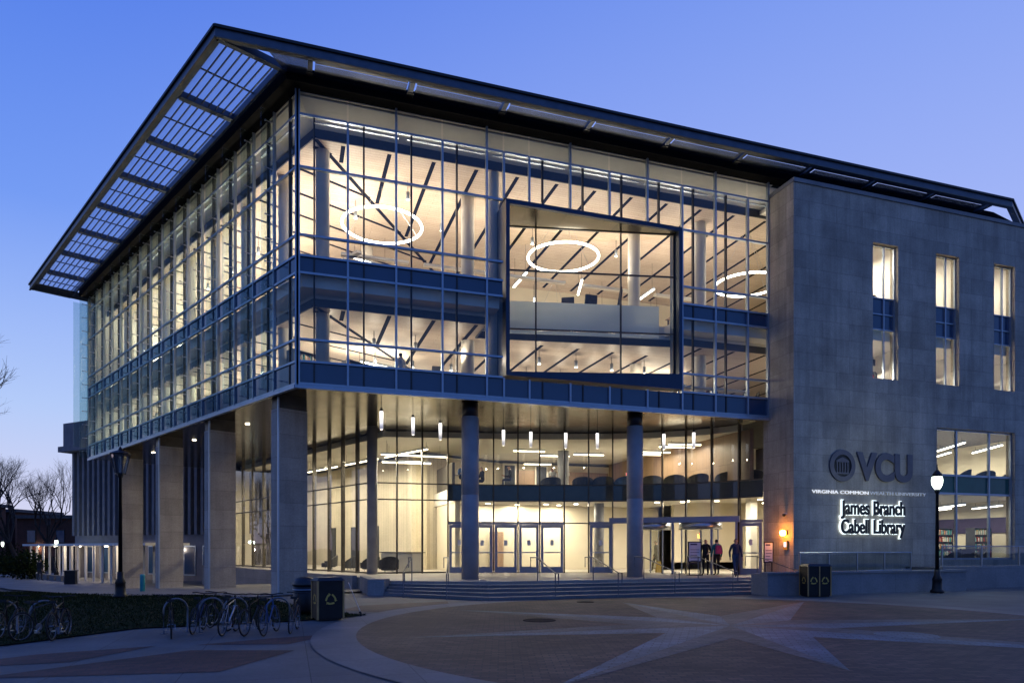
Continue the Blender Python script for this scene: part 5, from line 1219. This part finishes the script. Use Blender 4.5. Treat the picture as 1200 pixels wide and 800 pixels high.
def standing(stride=0.0, arm=0.08, bent=0.0):
    j = {'pelvis': (0, 0, 0.95, (0.15, 0.11), None, 'legs')}
    j['waist'] = (0, 0.0, 1.08, (0.145, 0.10), 'pelvis', 'top'); j['chest'] = (0, 0.01, 1.30, (0.17, 0.115), 'waist', 'top'); j['neckb'] = (0, 0, 1.45, (0.085, 0.075), 'chest', 'top')
    j['neck'] = (0, 0.015, 1.52, 0.055, 'neckb', 'skin'); j['head'] = (0, 0.03, 1.62, (0.08, 0.095), 'neck', 'skin'); j['crown'] = (0, 0.015, 1.71, (0.065, 0.08), 'head', 'skin')
    for s, sx in (('l', -1), ('r', 1)):
        st = stride * sx; j['hip_' + s] = (sx * 0.095, 0, 0.90, 0.095, 'pelvis', 'legs'); j['knee_' + s] = (sx * 0.10, st * 0.55 + (0.05 if st else 0.01), 0.50, 0.062, 'hip_' + s, 'legs')
        j['ankle_' + s] = (sx * 0.10, st, 0.09 + max(0, -st) * 0.12, 0.042, 'knee_' + s, 'legs'); j['toe_' + s] = (sx * 0.115, st + 0.17, 0.035 + max(0, -st) * 0.02, 0.036, 'ankle_' + s, 'shoe')
        j['sho_' + s] = (sx * 0.175, 0, 1.40, 0.068, 'neckb', 'top'); j['elb_' + s] = (sx * 0.235, -st * 0.35 - 0.02, 1.12, 0.05, 'sho_' + s, 'top')
        j['wrist_' + s] = (sx * 0.235, -st * 0.55 + arm + bent, 0.88 + bent * 0.6, 0.036, 'elb_' + s, 'top'); j['hand_' + s] = (sx * 0.23, -st * 0.6 + arm * 1.2 + bent * 1.25, 0.80 + bent * 0.7, (0.036, 0.022), 'wrist_' + s, 'skin')
    return j
def seated():
    j = standing(); j['pelvis'] = (0, 0, 0.50, (0.15, 0.12), None, 'legs')
    for n in ('waist', 'chest', 'neckb', 'neck', 'head', 'crown'): q = j[n]; j[n] = (q[0], q[1] + (q[2] - 0.95) * 0.12, q[2] - 0.45) + q[3:]
    for s, sx in (('l', -1), ('r', 1)):
        j['hip_' + s] = (sx * 0.1, 0.06, 0.48, 0.095, 'pelvis', 'legs'); j['knee_' + s] = (sx * 0.12, 0.46, 0.48, 0.065, 'hip_' + s, 'legs'); j['ankle_' + s] = (sx * 0.12, 0.44, 0.09, 0.042, 'knee_' + s, 'legs'); j['toe_' + s] = (sx * 0.13, 0.60, 0.035, 0.036, 'ankle_' + s, 'shoe')
        j['sho_' + s] = (sx * 0.175, 0.05, 0.95, 0.068, 'neckb', 'top'); j['elb_' + s] = (sx * 0.23, 0.12, 0.68, 0.05, 'sho_' + s, 'top'); j['wrist_' + s] = (sx * 0.16, 0.36, 0.70, 0.036, 'elb_' + s, 'top'); j['hand_' + s] = (sx * 0.13, 0.43, 0.72, (0.036, 0.022), 'wrist_' + s, 'skin')
    return j
def mats(top, legs, skin='skin', hair='hair'): return {'top': top, 'legs': legs, 'skin': skin, 'hair': hair, 'shoe': 'blackcloth'}
def put(px, d, z=P0): x, y = at(px, d); return (x, y, z)
VA = R(-18)                                             # rotation that faces away from the viewpoint
person('person walking out in a navy jacket and blue jeans', put(862, 30.9), VA + R(180), standing(0.24), mats('navy', 'jeans'))
w = person('person with a teal coat and pink backpack facing the doors', put(840, 32.2), VA + R(8), standing(0.06), mats('tealcloth', 'blackcloth'))
bk = MB(); bk.hexa([(-0.15, -0.30, 1.02), (0.15, -0.30, 1.02), (0.14, -0.13, 1.02), (-0.14, -0.13, 1.02)], [(-0.12, -0.24, 1.42), (0.12, -0.24, 1.42), (0.12, -0.12, 1.42), (-0.12, -0.12, 1.42)]); o = bk.build('backpack', M['pinkcloth'])
o.location = w.location; o.rotation_euler = w.rotation_euler; tag(o, 'pink backpack on the back of the person in teal', 'backpack')
person('person in black beside the poster with arms raised to the chest', put(827, 32.8), VA + R(150), standing(0.04, 0.1, 0.3), mats('blackcloth', 'blackcloth'))
person('person in dark clothes inside the lobby behind the right door', put(881, 39.0, P0 + 0.021), VA + R(170), standing(0.18), mats('blackcloth', 'navy'), scale=0.98)
person('person passing through the left revolving door in black', put(769, 36.9, P0 + 0.021), VA + R(90), standing(0.2), mats('blackcloth', 'charcoal'), scale=0.97)
LZ = ZB1 - 0.05
person('person in a blue shirt seated at the tall lounge table', put(541, 39.2, LZ + 0.33), VA + R(200), seated(), mats('bluefab', 'blackcloth'))
person('person in black seated right of the round column on the lounge floor', put(566, 38.4, LZ + 0.08), VA + R(120), seated(), mats('blackcloth', 'blackcloth'))
person('person in black leaning over a low table in the lounge', put(599, 38.0, LZ + 0.1), VA + R(90), seated(), mats('blackcloth', 'navy'))
person('person with a white top seated among the tub chairs', put(647, 38.4, LZ + 0.06), VA + R(180), seated(), mats('whitecloth', 'blackcloth'))

person('person in a white top standing by the third floor glass near the corner', put(470, 28.6, 8.285), VA + R(60), standing(0.05), mats('whitecloth', 'jeans'))
person('person in teal seated at a top floor table near the glass corner', put(438, 27.9, 12.105), VA + R(120), seated(), mats('tealcloth', 'blackcloth'))
person('person in dark clothes standing among the stools beside the stone wing', put(838, 33.6, 8.285), VA + R(100), standing(0.05), mats('navy', 'charcoal'))
# -- lounge furniture
def tub_chair(loc, rz, mat, label, group):
    t = thing('tub_chair', label, 'chair', loc, rz, group)
    MB().lathe([(0.40, 0.14), (0.42, 0.18), (0.42, 0.40), (0.38, 0.44)], 20).build('seat', M[mat], t, True)
    b = MB(); n = 18
    for k in range(n):                                    # wrap-round back, highest in the middle
        a0, a1 = R(-25 + 230 * k / n), R(-25 + 230 * (k + 1) / n); h = lambda a: 0.56 + 0.42 * max(0, math.sin(a)) ** 0.8
        P = lambda r, a, z: (r * math.cos(a), -r * math.sin(a), z)
        b.hexa([P(0.40, a0, 0.2), P(0.40, a1, 0.2), P(0.52, a1, 0.2), P(0.52, a0, 0.2)], [P(0.44, a0, h(a0)), P(0.44, a1, h(a1)), P(0.54, a1, h(a1)), P(0.54, a0, h(a0))])
    b.build('backrest', M[mat], t); t.scale = (1.08, 1.08, 0.62) if 'lounge glass' in label else (1, 1, 0.85)
    for k in range(4): a = R(45 + 90 * k); MB().tube([(0.3 * math.cos(a), 0.3 * math.sin(a), 0), (0.26 * math.cos(a), 0.26 * math.sin(a), 0.15)], 0.02, 6).build('leg', M['steel'], t)
    return t
for i, (px, d, m) in enumerate(((645, 37.3, 'charcoal'), (683, 37.2, 'charcoal'), (707, 37.0, 'charcoal'), (732, 36.9, 'bluefab'), (763, 36.6, 'charcoal'), (790, 36.2, 'charcoal'), (817, 35.6, 'charcoal'), (851, 34.8, 'charcoal'), (880, 33.9, 'charcoal'))):
    tub_chair(put(px, d, LZ + 0.02), VA + R(0 if i % 3 else 12), m, '%s tub chair along the lounge glass, %s from the left' % ('blue' if m == 'bluefab' else 'charcoal', ORD[i]), 'tub chairs along the lounge glass')
x, y = at(534, 39.6); t = thing('tall_table', 'tall white table by the stair wall in the lounge', 'table', (x, y, LZ), VA)
MB().box(-0.7, 0.7, -0.35, 0.35, 1.0, 1.05).build('tabletop', M['white'], t)
for sx in (-0.62, 0.62):
    for sy in (-0.28, 0.28): MB().box(sx - 0.03, sx + 0.03, sy - 0.03, sy + 0.03, 0, 0.999).build('leg', M['steel'], t)
# top-floor and third-floor chairs, shelves
for i, (px, d, z, a) in enumerate(((396, 28.3, 12.1, 40), (430, 28.6, 12.1, -60), (470, 29.0, 12.1, 150), (505, 29.4, 12.1, 200), (560, 29.6, 12.1, 20), (820, 33.4, 12.1, -30), (850, 33.4, 12.1, 60))):
    tub_chair(put(px, d, z), R(a), 'charcoal' if i != 3 else 'bluefab', 'dark tub chair on the top floor, %s from the glass corner' % ORD[i], 'tub chairs on the top floor')
def high_chair(loc, rz, label):
    t = thing('high_back_chair', label, 'chair', loc, rz, 'high back chairs behind the display window')
    MB().box(-0.3, 0.3, -0.3, 0.3, 0.34, 0.5).build('seat', M['charcoal'], t)
    MB().hexa([(-0.32, -0.34, 0.3), (0.32, -0.34, 0.3), (0.32, -0.22, 0.3), (-0.32, -0.22, 0.3)], [(-0.3, -0.52, 1.62), (0.3, -0.52, 1.62), (0.3, -0.44, 1.62), (-0.3, -0.44, 1.62)]).build('backrest', M['charcoal'], t)
    for sx in (-0.26, 0.26):
        for sy in (-0.26, 0.26): MB().tube([(sx, sy, 0), (sx, sy, 0.34)], 0.02, 6).build('leg', M['steel'], t)
for i, (px, d, a_) in enumerate(((664, 32.0, 150), (716, 31.5, 60), (688, 32.6, 0), (617, 33.3, 100))): high_chair(put(px, d, 12.1), R(a_), 'high backed dark chair above the pale panel, %s' % ('left of the middle pair', 'rightmost, seen side on', 'between the other two', 'nearest the left window edge')[i])
def long_table(loc, rz, label, group):
    t = thing('study_table', label, 'table', loc, rz, group)
    MB().box(-1.2, 1.2, -0.55, 0.55, 0.70, 0.74).build('tabletop', M['wood2'], t)
    for sx in (-1.1, 1.1):
        for sy in (-0.45, 0.45): MB().box(sx - 0.03, sx + 0.03, sy - 0.03, sy + 0.03, 0, 0.699).build('leg', M['dark'], t)
for i, (x, y) in enumerate(((3.2, 2.2), (5.6, 2.0), (18.2, 2.0))): long_table((x, y, 12.1), R(0), 'wooden study table by the top floor glass, %s from the glass corner' % ORD[i], 'study tables on the top floor')
for i, (x, y) in enumerate(((3.6, 2.2), (6.3, 2.0))): long_table((x, y, 8.285), R(0), 'wooden study table by the third floor front glass, %s from the glass corner' % ORD[i], 'study tables on the third floor')
def shelf(loc, rz, w, h, label, group, cols):
    t = thing('bookshelf', label, 'bookshelf', loc, rz, group); d = 0.5
    b = MB(); n = int(h / 0.36)
    b.box(-w / 2 - 0.03, -w / 2, -d / 2, d / 2, 0, h); b.box(w / 2, w / 2 + 0.03, -d / 2, d / 2, 0, h); b.box(-w / 2, w / 2, -0.01, 0.01, 0, h)
    for k in range(n + 1): b.box(-w / 2, w / 2, -d / 2, d / 2, k * h / n - (0.02 if k else 0), k * h / n + (0.0 if k else 0.02))
    b.build('case', M['shelf'], t)
    for k in range(n):
        bk = MB(); x = -w / 2 + 0.02
        while x < w / 2 - 0.06:
            th = random.uniform(0.025, 0.06); hh = random.uniform(0.2, 0.3); bk.cur = random.randrange(len(cols))
            if random.random() < 0.9: bk.box(x, x + th - 0.002, -d / 2 + 0.03, -0.02, k * h / n + 0.022, k * h / n + 0.022 + hh)
            x += th
        bk.build('book_row', [M[c] for c in cols], t)
    return t
BK = ['red', 'navy', 'tealcloth', 'whitecloth', 'tan', 'charcoal']
for i, (px, d) in enumerate(((362, 29.0), (378, 31.0), (424, 30.6), (448, 32.0), (476, 32.2), (512, 31.8))):
    shelf(put(px, d, 8.285), R(35 if i < 3 else 80), 1.8, 1.75, 'dark bookshelf on the third floor, %s from the glass corner' % ORD[i], 'bookshelves on the third floor', BK)
for i, t_ in enumerate((5.2, 8.6, 12.4, 15.8, 19.6, 23.2, 26.6)):
    x, y = LF.p(t_, -3.6); shelf((x, y, 8.285), R(116.4 + 22), 2.0, 1.75, 'dark bookshelf on the third floor, %s along the left front' % ORD[i], 'bookshelves on the third floor', BK)
for i, t_ in enumerate((3.4, 7.2, 11.0, 14.8, 18.6, 22.4, 26.0)):
    x, y = LF.p(t_, -4.6); shelf((x, y, 12.105), R(116.4 + 22), 2.2, 2.1, 'dark bookshelf on the top floor, %s along the left front' % ORD[i], 'bookshelves on the top floor', BK)
for i, (x, z, n_) in enumerate(((27.2, 8.285, 'third'), (31.0, 8.285, 'third'), (34.7, 8.285, 'third'), (27.2, 12.105, 'top'), (31.0, 12.105, 'top'), (34.7, 12.105, 'top'))):
    shelf((x, 1.0, z), R(-60), 1.6, 2.3, 'tall bookshelf on the %s floor behind the tall wing windows, %s from the left' % (n_, ORD[i % 3]), 'bookshelves behind the tall windows', BK)
for i, (x, y) in enumerate(((35.6, 3.4), (37.6, 2.6), (36.4, 5.6))):
    shelf((x, y, 0.96), R(10), 1.7, 2.0, 'colourful bookshelf behind the lower large window, %s from the left' % ORD[i], 'bookshelves behind the large window', ['tealcloth', 'teal', 'whitecloth', 'red', 'tan', 'paper'])
def stool(loc, label, mat):
    t = thing('bar_stool', label, 'stool', loc, random.uniform(0, 6), 'bar stools on the third floor')
    MB().lathe([(0.19, 0.72), (0.2, 0.76), (0.17, 0.79)], 16).build('seat', M[mat], t, True); MB().tube([(0, 0, 0.02), (0, 0, 0.72)], 0.025, 8).build('stem', M['steel'], t); MB().lathe([(0.22, 0.0), (0.2, 0.02)], 16).build('foot', M['steel'], t)
    MB().box(-0.17, 0.17, -0.2, -0.16, 0.84, 1.08).build('backrest', M[mat], t)
for i, px in enumerate((809, 828, 849, 868, 884)): stool(put(px, 33.2 - 0.2 * (i % 2), 8.285), 'dark bar stool at the third floor window counter, %s from the left' % ORD[i], 'blackcloth')
b = thing('window_counter', 'long pale counter behind the third floor glass beside the stone wing', 'counter', (0, 0, 0))
MB().box(16.7, 20.6, 0.9, 1.3, 9.25, 9.3).build('counter_top', M['white'], b)
for x in (16.8, 18.6, 20.5): MB().box(x - 0.03, x + 0.03, 1.05, 1.15, 8.285, 9.249).build('leg', M['steel'], b)
for i, (x, y, a) in enumerate(((32.4, 0.2, 30), (33.8, 0.6, -20), (35.4, 1.0, 60))): tub_chair((x, y, 0.955), R(a), 'charcoal', 'dark tub chair behind the lower large window, %s from the left' % ORD[i], 'tub chairs behind the large window')
for i, (x, y, a) in enumerate(((32.2, -0.5, 30), (34.0, -0.4, -20), (35.2, -0.5, 60))): tub_chair((x, y, 4.955), R(a), 'charcoal', 'dark tub chair behind the upper large window, %s from the left' % ORD[i], 'tub chairs behind the large window')
# lobby furniture behind the low left glass
for i, s in enumerate((1.0, 3.0, 5.4, 8.0)):
    x, y = LG.p(s, -1.6); tub_chair((x, y, P0 + 0.021), R(30 * i), 'charcoal', 'dark tub chair in the tall lobby, %s from its glass corner' % ORD[i], 'tub chairs in the tall lobby')
x, y = LG.p(2.0, -3.0); t = thing('reception_desk', 'pale reception desk in the tall lobby behind the glass', 'desk', (x, y, P0 + 0.021), R(112.7))
MB().box(-1.6, 1.6, -0.35, 0.35, 0.0, 1.0).build('body', M['white'], t); MB().box(-1.7, 1.7, -0.42, 0.42, 1.003, 1.05).build('counter_top', M['shelf'], t)
for i, px in enumerate((663, 737)):
    x, y = at(px, 44); t = thing('exit_sign', 'red lit exit sign in the second floor lounge, %s of the two' % ('left' if i == 0 else 'right'), 'sign', (x, y, 6.55), VA, 'exit signs in the lounge')
    MB().box(-0.25, 0.25, -0.03, 0.03, -0.1, 0.12).build('housing', M['white'], t); o = text('EXIT', 0, -0.06, 0.14, 0.36, 'red_exit', 0.01, -0.037, t, 'lettering')
    MB().tube([(0, 0, 0.12), (0, 0, 0.80)], 0.012, 5).build('stem', M['white'], t)

# ================================================================== background on the left
OB = thing('old_building', 'older ribbed concrete building with a flat overhanging roof behind the library', 'building')
a, c = at(88, 62), at(330, 50); F = frame_between(a, c)
MB().fbox(F, 0, F.L, -6, 0, -1.2, 11.0).build('wall', M['ribs'], OB)
b = MB()
for k in range(int(F.L / 0.75)): b.fbox(F, 0.1 + k * 0.75, 0.42 + k * 0.75, 0.0, 0.32, 2.9, 10.4)
tag(b.build('rib', M['ribs'], OB), kind='stuff')
MB().fbox(F, -0.9, F.L, -6, 1.0, 10.41, 10.9).build('eaves', M['ribs'], OB); MB().fbox(F, -0.6, F.L, -6, 0.7, 10.903, 13.0).build('roof_fascia', M['ribs'], OB)
for k in range(9):
    o = MB().fbox(F, 1.5 + k * 2.25, 2.9 + k * 2.25, 0.001, 0.06, -0.4, 2.0).build('window_frame', M['alum'], OB); MB().fbox(F, 1.58 + k * 2.25, 2.82 + k * 2.25, 0.061, 0.07, -0.3, 1.9).build('pane', M['spandrel'], o)
CW = thing('covered_walkway', 'white colonnade with flat pale canopy in front of the old building', 'walkway')
a, c = at(40, 64), at(170, 48); F2 = frame_between(a, c)
MB().fbox(F2, -0.5, F2.L + 2, -2.2, 0.8, 1.98, 2.16).build('canopy_roof', M['white'], CW)
for k in range(13): x, y = F2.p(0.6 + k * 1.75, 0.4); MB().box(x - 0.07, x + 0.07, y - 0.07, y + 0.07, -1.0, 1.979).build('post', M['white'], CW)
for k in range(13): x, y = F2.p(0.9 + k * 1.75, -1.8); MB().box(x - 0.07, x + 0.07, y - 0.07, y + 0.07, -1.0, 1.979).build('post', M['white'], CW)
for k in range(3):
    x, y = F2.p(4 + k * 6, -0.6); t = thing('walkway_lamp', 'small ceiling lamp under the white colonnade, %s from the left' % ORD[k], 'lamp', (x, y, 1.90), 0, 'lamps under the colonnade'); MB().lathe([(0.13, 0.0), (0.13, 0.07)], 12).build('lens', M['spotglow'], t); point((0, 0, -0.25), 110, (1, 0.85, 0.7), 0.12, t)
for k in range(9):
    x, y = F2.p(1.2 + k * 1.7, 1.6); o = MB().box(-0.55, 0.55, -0.25, 0.25, -0.2, 0.45).build('bench_block', M['lightconc']); o.location = (x, y, -0.85); o.rotation_euler = (0, 0, math.atan2(F2.d[1], F2.d[0])); tag(o, 'pale stone bench block before the colonnade, %s from the left' % ORD[k], 'bench', 'stone bench blocks along the colonnade')
x, y = at(83, 50); t = thing('litter_bin', 'dark litter bin far off on the path near the colonnade', 'bin', (x, y, -0.84), 0, 'bins on the plaza'); MB().box(-0.35, 0.35, -0.3, 0.3, 0, 0.95).build('body', M['blackiron'], t); MB().box(-0.4, 0.4, -0.35, 0.35, 0.953, 1.02).build('lid', M['dark'], t)
# dark houses
def house(px0, px1, d, h, label, mat='farbrick', gable=False):
    a, c = at(px0, d), at(px1, d); F = frame_between(a, c); t = thing('house', label, 'house', (0, 0, 0), 0, 'houses beyond the lawn')
    MB().fbox(F, 0, F.L, -9, 0, -1.3, h).build('wall', M[mat], t)
    b = MB()
    if gable: b.hexa([F.p(-0.3, 0.4) + (h + .002,), F.p(F.L + 0.3, 0.4) + (h + .002,), F.p(F.L + 0.3, -9.4) + (h + .002,), F.p(-0.3, -9.4) + (h + .002,)], [F.p(0.5, -4.4) + (h + 2.4,), F.p(F.L - 0.5, -4.4) + (h + 2.4,), F.p(F.L - 0.5, -4.6) + (h + 2.4,), F.p(0.5, -4.6) + (h + 2.4,)])
    else: b.fbox(F, -0.4, F.L + 0.4, -9.4, 0.4, h + 0.002, h + 0.4)
    b.build('roof', M['roofing'], t)
    n = max(1, int(F.L / 3.2))
    for k in range(n):
        s = F.L * (k + 0.5) / n
        for z in ((0.6,) if h < 4.5 else (0.4, 3.2)):
            o = MB().fbox(F, s - 0.55, s + 0.55, 0.001, 0.08, z - 0.8, z + 0.8).build('window', M['dark'], t); MB().fbox(F, s - 0.47, s + 0.47, 0.081, 0.09, z - 0.72, z + 0.72).build('pane', M['spandrel'], o)
house(-30, 18, 92, 6.6, 'dark brick house at the far left edge beyond the lawn', gable=False); house(20, 88, 84, 5.4, 'long low dark brick house beyond the far lamp', gable=False)
house(-180, -60, 80, 7, 'tall dark brick house beyond the left picture edge', gable=False); house(90, 125, 110, 4.6, 'far dark brick house behind the old building', gable=True)
t = thing('house_lamp', 'small warm lamp on the wall of the low brick house', 'lamp', at(44, 83.8) + (2.0,), 0); MB().lathe([(0.1, -0.14), (0.17, 0.0), (0.1, 0.15)], 12).build('globe', M['spotglow'], t, True); point((0, 0.0, -0.35), 40, (1, 0.6, 0.35), 0.1, t)

# bare trees
def bare_tree(loc, h, label, seed, levels=6, spread=0.55, up=0.2):
    rnd = random.Random(seed); t = thing('bare_tree', label, 'tree', loc, 0, 'bare winter trees'); tr = MB(); cr = MB(); cnt = [0]
    def grow(p, d, L, r, lv):
        n = 3 if lv < 3 else 2; pts = [p]; q = p
        for k in range(n):
            d = (d + Vector((rnd.gauss(0, 0.13), rnd.gauss(0, 0.13), rnd.gauss(0.02, 0.09)))).normalized(); q = q + d * (L / n); pts.append(q)
        (tr if lv == 0 else cr).tube(pts, r, 7 if lv < 2 else (5 if lv < 4 else 3), r2=r * (0.62 if lv < levels else 0.4))
        if lv >= levels: return
        nb = 5 if lv == 0 else rnd.choice((2, 3, 3, 3))
        for k in range(nb):
            base = pts[-1] if k < 2 or lv == 0 else pts[-2 if len(pts) > 2 else -1]
            ax = d.orthogonal().normalized(); ax.rotate(Matrix.Rotation(rnd.uniform(0, 6.28), 3, d)); sp_ = rnd.uniform(spread * 0.6, spread * 1.3)
            nd = (d * math.cos(sp_) + ax * math.sin(sp_) + Vector((0, 0, up))).normalized()
            grow(base, nd, L * rnd.uniform(0.66, 0.84), r * rnd.uniform(0.5, 0.66), lv + 1)
    grow(Vector((0, 0, -0.3)), Vector((0, 0, 1)), h * 0.26, h * 0.017, 0)
    tr.build('trunk', M['bark'], t, True); cr.build('crown', M['bark'], t, True); return t
x, y = at(30, 66); bare_tree((x, y, -0.9), 14.5, 'large bare tree with wide crown above the far brick house', 5, 7, 0.5, 0.16)
x, y = at(64, 74); bare_tree((x, y, -0.9), 13.0, 'slimmer bare tree right of the large one near the old building', 11, 7, 0.5, 0.35)
x, y = at(-8, 78); bare_tree((x, y, -0.9), 15.0, 'bare tree at the left picture edge behind the large one', 19, 7)
x, y = at(-84, 40); bare_tree((x, y, -0.8), 18.5, 'nearer bare tree whose twigs reach in at the left edge', 27, 7, 0.5, 0.3)
x, y = at(-150, 70); bare_tree((x, y, -0.8), 15, 'bare tree standing beyond the left edge by the tall house', 31, 6)
# clipped hedge and shrubs below the houses
def shrub(loc, rx, rz_, label, seed):
    rnd = random.Random(seed); b = MB()
    for k in range(900):
        v = Vector((rnd.gauss(0, 1), rnd.gauss(0, 1), rnd.gauss(0, 1))).normalized() * (rnd.random() ** 0.35) * (1 + 0.18 * math.sin(5 * rnd.random()))
        c = Vector((v.x * rx, v.y * rx * 0.7, (v.z + 0.9) * rz_)); u = Vector((rnd.gauss(0, 1), rnd.gauss(0, 1), rnd.gauss(0, 1))).normalized() * 0.13; w = u.orthogonal().normalized() * 0.08
        b.quad(c - u, c + w, c + u, c - w)
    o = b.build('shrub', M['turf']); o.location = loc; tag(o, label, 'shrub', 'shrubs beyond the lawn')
for i, (px, d, rx, rz_) in enumerate(((-10, 70, 2.6, 1.1), (12, 62, 2.2, 1.0), (33, 58, 1.3, 1.3), (24, 74, 2.6, 1.6), (60, 80, 2.6, 0.9))):
    x, y = at(px, d); shrub((x, y, -0.95), rx, rz_, 'dark evergreen shrub beyond the lawn, %s from the left' % ORD[i], 40 + i)
x, y = at(33, 55); person('person in dark clothes standing far off on the path by the shrubs', (x + 0.8, y, gz(x, y) + 0.02), VA, standing(0.1), mats('blackcloth', 'charcoal'))
# parked bicycle-sized clutter is left out
